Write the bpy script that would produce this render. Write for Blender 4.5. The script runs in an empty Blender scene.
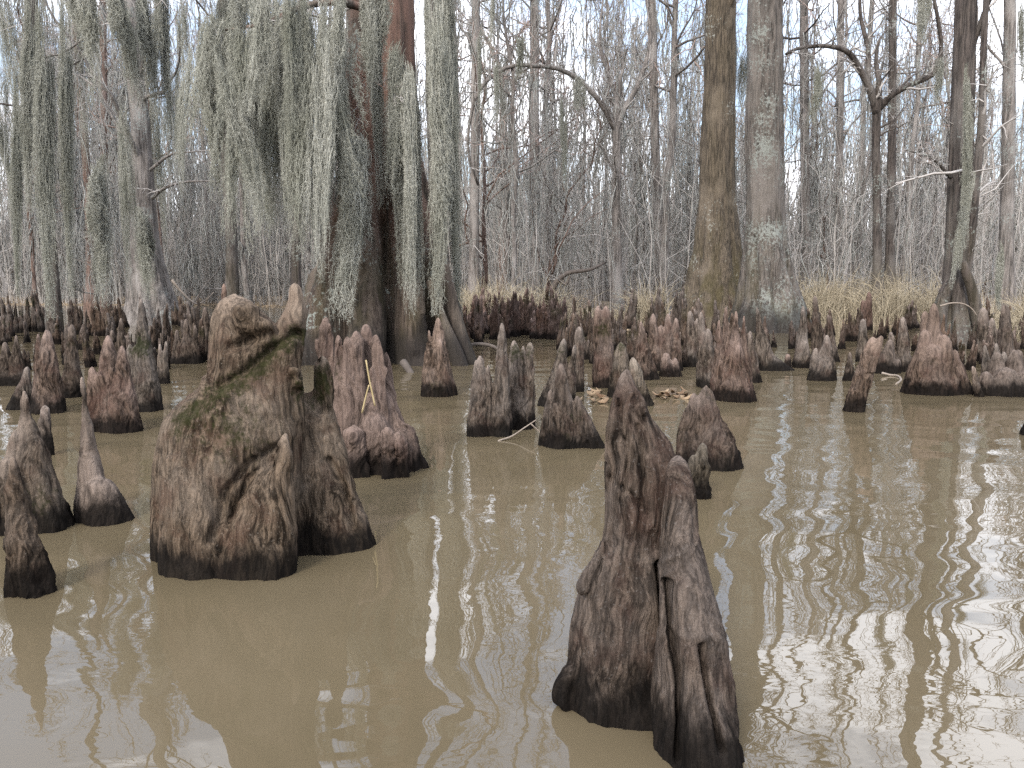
import bpy, math, time
import numpy as np
from mathutils import Vector, Matrix
T_START = time.time()
sc = bpy.context.scene
COL = sc.collection
rng = np.random.default_rng(11)
PI = math.pi

# ------------------------------------------------------------------ camera
CAM_H, PITCH, FPX = 1.1, math.radians(7.7), 769.0
cp_, sp_ = math.cos(PITCH), math.sin(PITCH)
cam_d = bpy.data.cameras.new('camera'); cam = bpy.data.objects.new('camera', cam_d); COL.objects.link(cam)
cam_d.sensor_width = 36.0; cam_d.lens = FPX / 1024 * 36; cam_d.clip_end = 3000; cam_d.clip_start = 0.05
cam.location = (0, 0, CAM_H); cam.rotation_euler = (math.radians(90) - PITCH, 0, 0)
sc.camera = cam

def ray(x, y):
    u = (x - 512) / FPX; v = (384 - y) / FPX
    return np.array([u, cp_ + v * sp_, -sp_ + v * cp_])
def W(x, y, D):                       # point on the line of sight at the distance D north of the boat
    d = ray(x, y); t = D / d[1]
    return np.array([0, 0, CAM_H]) + d * t
def GD(y, z=0.0):                     # distance at which the level z lies on the row y
    d = ray(512, y); return (z - CAM_H) / d[2] * d[1]

# ------------------------------------------------------------------ noise (numpy)
def _h(ix, iy, iz, s):
    n = (ix.astype(np.int64) * 374761393 + iy.astype(np.int64) * 668265263 + iz.astype(np.int64) * 2147483647 + s * 1274126177) & 0xffffffff
    n = ((n ^ (n >> 13)) * 1274126177) & 0xffffffff
    n = ((n ^ (n >> 16)) * 2246822519) & 0xffffffff
    return ((n ^ (n >> 15)) & 0xffff) / 32767.5 - 1.0
def vn(P, s=0):
    i = np.floor(P); f = P - i; f = f * f * f * (f * (f * 6 - 15) + 10); i = i.astype(np.int64)
    x, y, z = i[..., 0], i[..., 1], i[..., 2]; fx, fy, fz = f[..., 0], f[..., 1], f[..., 2]
    r = 0
    for dx in (0, 1):
        wx = fx if dx else 1 - fx
        for dy in (0, 1):
            wy = fy if dy else 1 - fy
            for dz in (0, 1):
                r = r + wx * wy * (fz if dz else 1 - fz) * _h(x + dx, y + dy, z + dz, s)
    return r
def fbm(P, s=0, o=4, g=0.5):
    r, a = 0, 1.0
    for k in range(o):
        r = r + a * vn(P, s + k * 17); P = P * 2.03 + 3.7; a *= g
    return r

# ------------------------------------------------------------------ mesh building
class MB:
    def __init__(s): s.v = []; s.q = []; s.t = []; s.n = 0
    def add(s, v, q=None, t=None):
        v = np.asarray(v, float).reshape(-1, 3)
        if q is not None and len(q): s.q.append(np.asarray(q).reshape(-1, 4) + s.n)
        if t is not None and len(t): s.t.append(np.asarray(t).reshape(-1, 3) + s.n)
        s.v.append(v); s.n += len(v)
    def mesh(s, name, mat=None, smooth=True):
        me = bpy.data.meshes.new(name)
        v = np.concatenate(s.v); q = np.concatenate(s.q) if s.q else np.zeros((0, 4), int); t = np.concatenate(s.t) if s.t else np.zeros((0, 3), int)
        me.vertices.add(len(v)); me.vertices.foreach_set('co', v.astype(np.float32).ravel())
        li = np.concatenate([q.ravel(), t.ravel()]).astype(np.int32)
        me.loops.add(len(li)); me.loops.foreach_set('vertex_index', li)
        tot = np.concatenate([np.full(len(q), 4), np.full(len(t), 3)]).astype(np.int32)
        st = np.concatenate([[0], np.cumsum(tot)[:-1]]).astype(np.int32)
        me.polygons.add(len(tot)); me.polygons.foreach_set('loop_start', st); me.polygons.foreach_set('loop_total', tot)
        me.polygons.foreach_set('use_smooth', np.full(len(tot), smooth))
        if mat: me.materials.append(mat)
        me.update(calc_edges=True); me.validate()
        return me

def tubes(mb, P, R, k=3):
    """A batch of S tubes: P (S,n,3) axes, R (S,n) radii, k sides."""
    P = np.asarray(P, float); R = np.asarray(R, float); S, n, _ = P.shape
    if S == 0: return
    d = P[:, -1] - P[:, 0]; d /= np.linalg.norm(d, axis=1, keepdims=True) + 1e-9
    ref = np.where(np.abs(d[:, 2:3]) > 0.8, np.array([[1., 0, 0]]), np.array([[0, 0, 1.]]))
    u = np.cross(d, ref); u /= np.linalg.norm(u, axis=1, keepdims=True) + 1e-9; w = np.cross(d, u)
    a = np.arange(k) * 2 * PI / k
    ring = np.cos(a)[None, :, None] * u[:, None] + np.sin(a)[None, :, None] * w[:, None]
    V = P[:, :, None] + R[:, :, None, None] * ring[:, None]
    idx = np.arange(S * n * k).reshape(S, n, k); nx = np.roll(idx, -1, axis=2)
    q = np.stack([idx[:, :-1], nx[:, :-1], nx[:, 1:], idx[:, 1:]], -1)
    mb.add(V, q)

def tube(mb, path, rad, k=10):
    """One tube with a frame that follows its path, closed at both ends."""
    P = np.asarray(path, float); n = len(P); R = np.broadcast_to(np.asarray(rad, float), (n,))
    T = np.gradient(P, axis=0); T /= np.linalg.norm(T, axis=1, keepdims=True) + 1e-9
    u = np.cross(T[0], [0.31, 0.2, 0.93]); u /= np.linalg.norm(u); V = []
    a = np.arange(k) * 2 * PI / k
    for i in range(n):
        u = u - T[i] * (u @ T[i]); u /= np.linalg.norm(u) + 1e-9; w = np.cross(T[i], u)
        V.append(P[i] + R[i] * (np.cos(a)[:, None] * u + np.sin(a)[:, None] * w))
    V = np.concatenate(V + [P[:1], P[-1:]])
    idx = np.arange(n * k).reshape(n, k); nx = np.roll(idx, -1, axis=1)
    q = np.stack([idx[:-1], nx[:-1], nx[1:], idx[1:]], -1)
    t = np.concatenate([np.stack([idx[0], np.full(k, n * k), nx[0]], -1), np.stack([idx[-1], nx[-1], np.full(k, n * k + 1)], -1)])
    mb.add(V, q, t)

def cat(pts, m):                      # smooth resampling of a polyline
    pts = np.asarray(pts, float); n = len(pts)
    P = np.vstack([2 * pts[0] - pts[1], pts, 2 * pts[-1] - pts[-2]])
    s = np.linspace(0, n - 1 - 1e-6, m); i = s.astype(int); f = (s - i)[:, None]
    a, b, c, d = P[i], P[i + 1], P[i + 2], P[i + 3]
    return 0.5 * (2 * b + (c - a) * f + (2 * a - 5 * b + 4 * c - d) * f ** 2 + (3 * b - a - 3 * c + d) * f ** 3)

def obj(name, me, parent=None, loc=None):
    o = bpy.data.objects.new(name, me); COL.objects.link(o)
    if parent: o.parent = parent
    if loc is not None: o.location = loc
    return o
def empty(name, loc=(0, 0, 0)):
    o = bpy.data.objects.new(name, None); COL.objects.link(o); o.location = loc; o.empty_display_size = 0.2
    return o
def tag(o, label=None, cat_=None, group=None, kind=None):
    if label: o['label'] = label
    if cat_: o['category'] = cat_
    if group: o['group'] = group
    if kind: o['kind'] = kind
    return o
def fattr(me, name, val):
    a = me.attributes.new(name, 'FLOAT', 'POINT'); a.data.foreach_set('value', np.asarray(val, np.float32))

# ------------------------------------------------------------------ materials
class NT:
    def __init__(s, name):
        s.m = bpy.data.materials.new(name); s.m.use_nodes = True; s.t = s.m.node_tree; s.t.nodes.clear()
        s.out = s.t.nodes.new('ShaderNodeOutputMaterial')
    def n(s, typ, **kw):
        nd = s.t.nodes.new('ShaderNode' + typ)
        for k, v in kw.items():
            if k.startswith('p_'): setattr(nd, k[2:], v)
            else:
                key = int(k[1:]) if k[0] == 'i' and k[1:].isdigit() else k.replace('_', ' ')
                s.put(nd.inputs[key], v)
        return nd
    def put(s, inp, v):
        if hasattr(v, 'is_linked') or isinstance(v, bpy.types.NodeSocket): s.t.links.new(v, inp)
        elif isinstance(v, (tuple, list)) and len(v) == 3 and inp.type == 'RGBA': inp.default_value = (*v, 1)
        else: inp.default_value = v
    def noise(s, vec, scale, detail=4, rough=0.55, dist=0.0, typ='FBM'):
        nd = s.n('TexNoise', p_noise_type=typ, Vector=vec, Scale=scale, Detail=detail, Roughness=rough, Distortion=dist); return nd.outputs[0]
    def mul(s, vec, sx, sy, sz):
        return s.n('VectorMath', p_operation='MULTIPLY', i0=vec, i1=(sx, sy, sz)).outputs[0]
    def add(s, vec, v2): return s.n('VectorMath', p_operation='ADD', i0=vec, i1=v2).outputs[0]
    def math(s, op, a, b=0.0, c=0.0, clamp=False):
        nd = s.n('Math', p_operation=op, p_use_clamp=clamp); s.put(nd.inputs[0], a); s.put(nd.inputs[1], b); s.put(nd.inputs[2], c); return nd.outputs[0]
    def mr(s, v, a, b, c=0.0, d=1.0, smooth=True):
        return s.n('MapRange', p_interpolation_type='SMOOTHSTEP' if smooth else 'LINEAR', i0=v, i1=a, i2=b, i3=c, i4=d).outputs[0]
    def mix(s, f, a, b, blend='MIX'):
        nd = s.t.nodes.new('ShaderNodeMix'); nd.data_type = 'RGBA'; nd.blend_type = blend
        s.put(nd.inputs[0], f); s.put(nd.inputs[6], a); s.put(nd.inputs[7], b); return nd.outputs[2]
    def bump(s, h, dist, normal=None, st=1.0):
        nd = s.n('Bump', Height=h, Distance=dist, Strength=st)
        if normal: s.put(nd.inputs['Normal'], normal)
        return nd.outputs[0]
    def done(s, col, rough=0.85, normal=None, spec=0.3, **kw):
        b = s.n('BsdfPrincipled', Base_Color=col, Roughness=rough, **kw); b.inputs['Specular IOR Level'].default_value = spec
        if normal: s.put(b.inputs['Normal'], normal)
        s.t.links.new(b.outputs[0], s.out.inputs[0]); return s.m

def knee_material(name, fine=1.0):
    m = NT(name)
    oc = m.n('TexCoord').outputs['Object']; oi = m.n('ObjectInfo'); rnd = oi.outputs['Random']
    off = m.n('CombineXYZ', i0=m.math('MULTIPLY', rnd, 37.0), i1=m.math('MULTIPLY', rnd, 11.0), i2=0.0).outputs[0]
    p = m.add(oc, off)
    warp = m.n('TexNoise', Vector=p, Scale=5.0, Detail=2.0).outputs['Color']
    pw = m.add(p, m.n('VectorMath', p_operation='SCALE', i0=warp, Scale=0.10).outputs[0])
    grain = m.noise(m.mul(pw, 1, 1, 0.09), 42 * fine, 7, 0.68, 0.35)
    crack = m.noise(m.mul(pw, 1, 1, 0.10), 17 * fine, 6, 0.6, 0.6, 'RIDGED_MULTIFRACTAL')
    big = m.noise(p, 4.0, 3, 0.55)
    red = m.noise(m.add(p, (7.3, 1.1, 2.2)), 6.0, 4, 0.6)
    fleck = m.noise(p, 110 * fine, 2, 0.5)
    base = m.mix(m.mr(grain, 0.37, 0.63), (0.0085, 0.0064, 0.0048), (0.095, 0.0735, 0.057))
    base = m.mix(m.math('MULTIPLY', m.mr(big, 0.42, 0.68), 0.45), base, (0.132, 0.111, 0.096))
    base = m.mix(m.math('MULTIPLY', m.mr(red, 0.48, 0.68), 0.55), base, (0.052, 0.032, 0.025))
    base = m.mix(m.math('MULTIPLY', m.mr(crack, 0.55, 1.15), 0.8), base, (0.009, 0.007, 0.006))
    base = m.mix(m.math('MULTIPLY', m.mr(fleck, 0.60, 0.74), 0.4), base, (0.15, 0.137, 0.125))
    lump = m.noise(m.mul(pw, 1, 1, 0.14), 80 * fine, 4, 0.65, 0.4)
    base = m.mix(m.mr(lump, 0.36, 0.56, 0.55, 0.0), base, (0.010, 0.008, 0.0065))
    tip = m.n('Attribute', p_attribute_name='tip').outputs['Fac']
    base = m.mix(m.math('MULTIPLY', tip, m.mr(grain, 0.25, 0.62, 0.15, 0.8)), base, (0.175, 0.143, 0.122))
    moss = m.n('Attribute', p_attribute_name='moss').outputs['Fac']
    own = m.math('MULTIPLY', m.mr(rnd, 0.45, 0.9, 0.0, 0.5), m.mr(m.noise(m.add(p, (3.1, 5.7, 0.4)), 5.0, 3, 0.6), 0.48, 0.66))
    moss = m.math('MAXIMUM', moss, own)
    mf = m.mr(m.math('ADD', moss, m.math('MULTIPLY', m.math('SUBTRACT', m.noise(p, 34, 6, 0.75), 0.5), 2.4)), 0.35, 1.0)
    base = m.mix(m.math('MULTIPLY', mf, 0.85), base, m.mix(fleck, (0.006, 0.008, 0.0025), (0.021, 0.023, 0.009)))
    base = m.mix(1.0, base, oi.outputs['Color'], 'MULTIPLY')
    z = m.n('SeparateXYZ', i0=m.n('NewGeometry').outputs['Position']).outputs[2]
    wl = m.math('SUBTRACT', z, m.math('MULTIPLY', m.math('SUBTRACT', m.noise(m.mul(p, 1, 1, 0.4), 7.0, 6, 0.72), 0.5), 0.34))
    wet = m.mr(wl, 0.065, 0.165, 1.0, 0.0)
    base = m.mix(m.math('MULTIPLY', wet, 0.90), base, (0.0035, 0.003, 0.0027))
    fib = m.noise(m.mul(pw, 1, 1, 0.12), 95 * fine, 4, 0.65, 0.4)
    h = m.math('ADD', m.math('ADD', m.math('MULTIPLY', grain, 0.6), m.math('MULTIPLY', crack, -0.38)), m.math('MULTIPLY', fib, 0.16))
    nb = m.bump(h, 0.034 / fine, st=1.0)
    nb = m.bump(fleck, 0.003, nb, 0.6)
    return m.done(base, 0.88, nb, 0.035)

def bark_material(name, dark, mid, light, lichen=0.0, lichen_col=(0.22, 0.235, 0.21), green=0.0, wet_h=0.0, scale=1.0, red=None):
    m = NT(name)
    oc = m.n('TexCoord').outputs['Object']; oi = m.n('ObjectInfo'); rnd = oi.outputs['Random']
    p = m.add(oc, m.n('CombineXYZ', i0=m.math('MULTIPLY', rnd, 31.0), i1=0.0, i2=m.math('MULTIPLY', rnd, 9.0)).outputs[0])
    st = m.mul(p, 1, 1, 0.07)
    grain = m.noise(st, 26 * scale, 7, 0.7, 0.3)
    plate = m.noise(m.mul(p, 1, 1, 0.16), 9 * scale, 4, 0.6, 0.8, 'RIDGED_MULTIFRACTAL')
    big = m.noise(m.mul(p, 1, 1, 0.5), 1.6, 4, 0.6)
    c = m.mix(m.mr(grain, 0.36, 0.64), tuple(x * .7 for x in dark), tuple(x * 1.2 for x in mid))
    c = m.mix(m.mr(big, 0.45, 0.72), c, light)
    if red: c = m.mix(m.math('MULTIPLY', m.mr(m.noise(m.mul(p, 1, 1, 0.25), 3.1, 3), 0.40, 0.58), m.mr(m.n('SeparateXYZ', i0=m.n('NewGeometry').outputs['Position']).outputs[2], 1.0, 2.8, 0.08, 0.8)), c, red)
    c = m.mix(m.math('MULTIPLY', m.mr(plate, 0.6, 1.3), 0.5), c, tuple(x * 0.5 for x in dark))
    if lichen:
        ln = m.math('ADD', m.noise(p, 17.0, 8, 0.78), m.math('MULTIPLY', m.math('SUBTRACT', m.noise(p, 0.9, 2), 0.5), 0.7))
        c = m.mix(m.mr(ln, 0.66 - 0.22 * lichen, 0.72 - 0.2 * lichen), c, m.mix(m.noise(p, 20, 3), tuple(x * 0.6 for x in lichen_col), lichen_col))
    z = m.n('SeparateXYZ', i0=m.n('NewGeometry').outputs['Position']).outputs[2]
    if green:
        g = m.math('MULTIPLY', m.mr(m.noise(m.mul(p, 1, 1, 0.35), 3.2, 4, 0.6), 0.42, 0.62), green)
        c = m.mix(m.math('MULTIPLY', g, m.mr(z, 0.3, 3.2, 1.0, 0.15)), c, (0.046, 0.038, 0.014))
    if wet_h:
        wl = m.math('SUBTRACT', z, m.math('MULTIPLY', m.math('SUBTRACT', m.noise(m.mul(p, 1, 1, 0.3), 4.0, 3, 0.6), 0.5), wet_h * 1.5))
        c = m.mix(m.mr(wl, wet_h * 0.5, wet_h * 1.3, 0.8, 0.0), c, (0.012, 0.010, 0.009))
    nb = m.bump(m.math('SUBTRACT', grain, m.math('MULTIPLY', plate, 0.35)), 0.05 / scale, st=0.9)
    return m.done(c, 0.9, nb, 0.2)

def moss_material(name, a, b):
    m = NT(name)
    oi = m.n('ObjectInfo'); p = m.n('NewGeometry').outputs['Position']
    f = m.math('ADD', m.math('MULTIPLY', oi.outputs['Random'], 0.5), m.math('MULTIPLY', m.mr(m.noise(p, 2.3, 3), 0.3, 0.7), 0.5))
    c = m.mix(f, a, b)
    c = m.mix(m.mr(m.noise(p, 23.0, 2), 0.35, 0.65, 0.0, 0.5), c, tuple(x * 0.55 for x in a))
    d = m.n('BsdfDiffuse', Color=c); t = m.n('BsdfTranslucent', Color=c)
    mx = m.n('MixShader', i0=0.35, i1=d.outputs[0], i2=t.outputs[0]); m.t.links.new(mx.outputs[0], m.out.inputs[0])
    return m.m

def flat_material(name, a, b, scale=8.0, rough=0.9):
    m = NT(name); oi = m.n('ObjectInfo'); p = m.n('NewGeometry').outputs['Position']
    f = m.math('ADD', m.math('MULTIPLY', oi.outputs['Random'], 0.6), m.math('MULTIPLY', m.mr(m.noise(p, scale, 3), 0.3, 0.7), 0.4))
    return m.done(m.mix(f, a, b), rough, None, 0.2)

M_KNEE = knee_material('knee_bark')
M_HERO = knee_material('knee_bark_close', 1.25)
M_CYP = bark_material('cypress_bark', (0.016, 0.013, 0.010), (0.062, 0.049, 0.038), (0.092, 0.075, 0.060), 0.10, green=0.4, wet_h=0.5, red=(0.155, 0.090, 0.068))
M_BROWN = bark_material('brown_mossy_bark', (0.024, 0.019, 0.014), (0.074, 0.058, 0.041), (0.11, 0.088, 0.065), 0.12, (0.24, 0.24, 0.21), green=0.6, scale=1.5)
M_LICH = bark_material('lichen_bark', (0.030, 0.026, 0.022), (0.085, 0.072, 0.062), (0.115, 0.10, 0.088), 0.50, (0.185, 0.192, 0.172), green=0.4, wet_h=0.55, scale=1.2)
M_GREY = bark_material('grey_bark', (0.055, 0.048, 0.042), (0.135, 0.118, 0.106), (0.20, 0.182, 0.168), 0.35, (0.22, 0.228, 0.21))
M_RED = bark_material('reddish_bark', (0.055, 0.037, 0.029), (0.125, 0.082, 0.064), (0.15, 0.112, 0.096), 0.15)
M_DARK = bark_material('dark_bark', (0.022, 0.018, 0.016), (0.062, 0.050, 0.043), (0.10, 0.088, 0.078), 0.25, green=0.3)
M_TWIG = flat_material('twigs', (0.168, 0.152, 0.140), (0.30, 0.278, 0.258), 0.7)
M_TWIGR = flat_material('rusty_twigs', (0.19, 0.138, 0.116), (0.31, 0.24, 0.21), 0.7)
M_BRUSH = flat_material('brush', (0.125, 0.112, 0.100), (0.27, 0.248, 0.228), 0.9)
M_MOSS = moss_material('spanish_moss', (0.25, 0.25, 0.20), (0.47, 0.462, 0.405))
M_MOSSD = moss_material('spanish_moss_far', (0.30, 0.297, 0.27), (0.46, 0.452, 0.425))
M_GRASS = flat_material('dry_grass', (0.15, 0.122, 0.080), (0.37, 0.315, 0.225), 3.0)
M_STRAW = flat_material('straw', (0.20, 0.15, 0.07), (0.28, 0.225, 0.13), 20.0)
M_LEAF = flat_material('dead_leaf', (0.06, 0.032, 0.017), (0.20, 0.145, 0.09), 22.0)
M_STICK = flat_material('weathered_stick', (0.12, 0.095, 0.075), (0.24, 0.205, 0.17), 14.0)
M_BRANCH = flat_material('dark_branch', (0.035, 0.028, 0.023), (0.085, 0.07, 0.06), 9.0)

# ground of the swamp: mud, leaf litter
m = NT('swamp_ground'); p = m.n('NewGeometry').outputs['Position']
c = m.mix(m.mr(m.noise(p, 0.7, 4), 0.35, 0.65), (0.035, 0.027, 0.020), (0.10, 0.076, 0.054))
c = m.mix(m.mr(m.noise(p, 14.0, 3), 0.5, 0.62), c, (0.30, 0.22, 0.13))
M_GROUND = m.done(c, 0.95, m.bump(m.noise(p, 9.0, 4), 0.05), 0.2)

# muddy water
m = NT('muddy_water'); p = m.n('NewGeometry').outputs['Position']
silt = m.mix(m.mr(m.noise(m.mul(p, 1, 0.6, 1), 0.8, 3), 0.3, 0.7), (0.060, 0.047, 0.0275), (0.073, 0.0575, 0.0355))
swirl = m.n('TexNoise', Vector=m.mul(p, 1, 1, 0), Scale=0.7, Detail=1.0).outputs['Color']
pw = m.add(p, m.n('VectorMath', p_operation='SCALE', i0=swirl, Scale=0.7).outputs[0])
r1 = m.noise(m.mul(pw, 1.0, 1.5, 0), 1.7, 1, 0.4)
r2 = m.noise(m.mul(pw, 1.0, 1.7, 0), 7.0, 2, 0.5, 0.3)
gate = m.mr(m.noise(m.mul(p, 1, 1, 0), 0.55, 1), 0.4, 0.62, 0.15, 1.0)
nb = m.bump(r1, 0.014)
nb = m.bump(m.math('MULTIPLY', r2, gate), 0.0009, nb)
M_WATER = m.done(silt, 0.0, nb, 0.5, IOR=1.5)

# ------------------------------------------------------------------ ground, water
def bank(x):                          # distance at which the mud rises out of the water
    return np.interp(x, [-60, -14, -7, -4.5, -1.5, 0, 4, 6, 9, 12, 40], [36, 34, 30, 24, 17.5, 16.6, 17.0, 19.5, 18.5, 16, 20])
def gz(x, y):
    d = y - bank(x)
    z = np.where(d < 0, np.maximum(-0.45, d * 0.16), np.minimum(0.10 + 0.0 * d, d * 0.12) + 0.0022 * np.maximum(d, 0))
    P = np.stack([np.asarray(x) * 0.45, np.asarray(y) * 0.45, np.zeros_like(np.asarray(x, float))], -1)
    return z + 0.05 * vn(P, 5) * (np.abs(d) > 0.5)
gx = np.concatenate([-np.geomspace(700, 42, 14), np.linspace(-40, 40, 130), np.geomspace(42, 700, 14)])
gy = np.concatenate([-np.geomspace(600, 8, 8), np.linspace(-6, 70, 150), np.geomspace(72, 1500, 18)])
X, Y = np.meshgrid(gx, gy, indexing='ij'); Z = gz(X, Y)
idx = np.arange(X.size).reshape(X.shape)
mb = MB(); mb.add(np.stack([X, Y, Z], -1), np.stack([idx[:-1, :-1], idx[1:, :-1], idx[1:, 1:], idx[:-1, 1:]], -1))
tag(obj('ground', mb.mesh('ground', M_GROUND)), kind='structure')
mb = MB(); mb.add([[-300, -120, 0], [300, -120, 0], [300, 240, 0], [-300, 240, 0]], [[0, 1, 2, 3]])
tag(obj('water', mb.mesh('water', M_WATER)), kind='structure')

# ------------------------------------------------------------------ cypress knees
def loft(mb, rows, k=20, ratio=0.8, lob=(0, 0.0, 0.0)):
    """rows: (cx, cy, z, half width) from the tip down; a closed round spire with lobes growing towards the foot."""
    rows = np.asarray(rows, float); n = max(10, len(rows) * 3)
    R = cat(rows, n); a = np.arange(k) * 2 * PI / k
    t = np.linspace(0, 1, n)[:, None]
    hw = np.maximum(R[:, 3:4], 0.002) * (1 + lob[1] * t ** 1.5 * np.cos(lob[0] * a + lob[2] + 2 * t))
    V = np.stack([R[:, 0:1] + hw * np.cos(a), R[:, 1:2] + hw * ratio * np.sin(a), np.broadcast_to(R[:, 2:3], hw.shape)], -1).reshape(-1, 3)
    top = R[0, :3] + [0, 0, R[0, 3] * 0.7]
    V = np.concatenate([V, [top], [R[-1, :3]]])
    idx = np.arange(n * k).reshape(n, k); nx = np.roll(idx, -1, axis=1)
    q = np.stack([idx[:-1], idx[1:], nx[1:], nx[:-1]], -1)
    tt = np.concatenate([np.stack([idx[0], nx[0], np.full(k, n * k)], -1), np.stack([idx[-1], np.full(k, n * k + 1), nx[-1]], -1)])
    mb.add(V, q, tt)
    return R[0, :3].copy()

def fuse(mb, voxel, smooth=4):
    """the spires grown into one skin"""
    me = mb.mesh('tmp'); o = bpy.data.objects.new('tmp', me); COL.objects.link(o)
    r = o.modifiers.new('r', 'REMESH'); r.mode = 'VOXEL'; r.voxel_size = voxel
    s = o.modifiers.new('s', 'SMOOTH'); s.iterations = smooth; s.factor = 0.6
    dg = bpy.context.evaluated_depsgraph_get(); ev = o.evaluated_get(dg)
    out = bpy.data.meshes.new_from_object(ev); bpy.data.objects.remove(o); bpy.data.meshes.remove(me)
    return out

def weather(me, size, tips, seed, amp=1.0, creases=(), mossf=None, mat=None, tip_r=0.13, knob=1.0):
    """grooves, knots and waves in the bark; fills the tip / moss attributes. size: a typical width in metres"""
    n = len(me.vertices); co = np.empty(n * 3, np.float32); me.vertices.foreach_get('co', co); co = co.reshape(-1, 3).astype(float)
    no = np.empty(n * 3, np.float32); me.vertex_normals.foreach_get('vector', no); no = no.reshape(-1, 3).astype(float)
    s = 1.0 / size
    wv = np.stack([vn(co * s * 1.3, seed + 3), vn(co * s * 1.3, seed + 5), vn(co * s * 1.3, seed + 7)], -1)
    q = co * s + 0.25 * wv
    d = (0.06 * fbm(q * [1.7, 1.7, 1.0], seed, 2) + 0.016 * fbm(q * [5, 5, 2.5], seed + 21, 2)) * knob
    fl = 1 - np.clip(no[:, 2], 0, 1) ** 2
    g = vn(q * [7, 7, .6], seed + 11); d = d + 0.042 * fl * (0.5 - np.abs(g) * 1.6)
    g = vn(q * [17, 17, 1.5], seed + 13); d = d + 0.024 * fl * (0.4 - np.abs(g))
    d = d + 0.008 * fbm(q * [32, 32, 4], seed + 15, 2)
    tip = np.zeros(n)
    for p_, r_ in tips:
        dd = co - p_; tip = np.maximum(tip, np.exp(-((dd[:, 0] ** 2 + dd[:, 1] ** 2 + (dd[:, 2] * 0.8) ** 2) / r_ ** 2)))
    co2 = co + no * (d * size * amp * (1 - .75 * tip))[:, None]
    for line, w, depth in creases:       # polylines in world x,z on the near side
        L = np.asarray(line, float); best = np.full(n, 9.0)
        for a, b in zip(L[:-1], L[1:]):
            ab = b - a; u = np.clip(((co[:, [0, 2]] - a) @ ab) / (ab @ ab), 0, 1)
            best = np.minimum(best, np.linalg.norm(co[:, [0, 2]] - (a + u[:, None] * ab), axis=1))
        f = np.exp(-(best / w) ** 2) * np.clip(-no[:, 1] * 2, 0, 1)
        co2 = co2 + np.array([0, 1, 0]) * (f * depth)[:, None]
    me.vertices.foreach_set('co', co2.astype(np.float32).ravel())
    fattr(me, 'tip', tip); fattr(me, 'moss', mossf(co) if mossf else np.zeros(n))
    me.polygons.foreach_set('use_smooth', np.ones(len(me.polygons), bool))
    me.materials.clear(); me.materials.append(mat or M_KNEE); me.update()
    return me

def rows_px(rows, D, under=0.14):
    """(y, xl, xr) in the view, top to bottom -> (cx, cy, z, half width)"""
    out = []
    for y, xl, xr in rows:
        a, b = W(xl, y, D), W(xr, y, D); out.append([(a[0] + b[0]) / 2, D, a[2], (b[0] - a[0]) / 2])
    l = out[-1]
    if l[2] > -under: out.append([l[0], D, -under, l[3] * 1.04])
    return out
def spire(tx, ty, bx, by, w0, w1, p=1.0, raw=False):
    out = []; p, w0 = (p, w0) if raw else (p * 1.25, w0 * .68)
    for t in (0, .06, .16, .3, .45, .62, .8, 1.0):
        x = tx + (bx - tx) * t ** 1.15; w = w0 + (w1 - w0) * t ** p
        if t == 0: w = w0 * 0.5
        elif t < 0.1: w = w0 * 0.92 + (w1 - w0) * t ** p
        out.append((ty + (by - ty) * t, x - w / 2, x + w / 2))
    return out

def finish_knee(me, name, label, group, color=(1, 1, 1)):
    co = np.empty(len(me.vertices) * 3, np.float32); me.vertices.foreach_get('co', co); co = co.reshape(-1, 3)
    low = co[co[:, 2] < 0.1]; c = low.mean(0) if len(low) else co.mean(0); org = np.array([c[0], c[1], 0], np.float32)
    me.vertices.foreach_set('co', (co - org).ravel()); me.update(); me.name = name
    o = obj(name, me, loc=org.tolist()); o.color = (*color, 1)
    return tag(o, label, 'cypress knee', group)

# --- the large swollen knee with two peaks
D1 = 3.0
mb = MB(); tips = []
A = [(296, 230, 239), (302, 222, 253), (318, 216, 271), (335, 215, 284), (350, 215, 293), (365, 213, 299), (380, 206, 303), (395, 192, 305), (412, 175, 307), (430, 167, 308), (455, 161, 307), (485, 158, 305), (520, 156, 302), (555, 155, 299), (583, 156, 296)]
tips.append((loft(mb, rows_px(A, D1), 36, 0.72, (5, 0.05, 1.0)), 0.10))
B = [(283, 293, 297), (288, 289, 301), (300, 288, 304), (313, 283, 306), (328, 274, 304), (345, 262, 303), (370, 250, 302), (410, 235, 300)]
r = [[a, b, c, d] for a, b, c, d in rows_px(B, D1 - 0.02)][:-1]; tips.append((loft(mb, r, 20, 0.9), 0.12))
C = [(356, 319, 326), (362, 313, 332), (378, 311, 336), (398, 311, 337), (415, 310, 339), (432, 307, 343), (452, 304, 349), (478, 300, 355), (503, 298, 362), (528, 297, 370), (548, 296, 376)]
tips.append((loft(mb, rows_px(C, D1 + 0.12), 24, 0.85, (5, 0.10, 0.3)), 0.03))
C2 = [(392, 296, 312), (408, 288, 322), (435, 282, 332), (480, 276, 340), (520, 272, 345), (550, 270, 350)]
loft(mb, rows_px(C2, D1 + 0.10), 20, 0.8)
E = [(432, 284, 287), (440, 280, 290), (462, 272, 294), (490, 266, 297), (520, 258, 299), (552, 250, 299), (578, 244, 297)]
tips.append((loft(mb, rows_px(E, D1 - 0.20), 18, 0.9), 0.05))
G = [(470, 255, 285), (500, 238, 292), (540, 222, 297), (583, 205, 299)]
loft(mb, rows_px(G, D1 - 0.15), 20, 0.9)
F = [(455, 165, 190), (480, 160, 215), (520, 160, 235), (560, 160, 245), (584, 162, 248)]
loft(mb, rows_px(F, D1 - 0.14), 20, 0.9)
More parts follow.
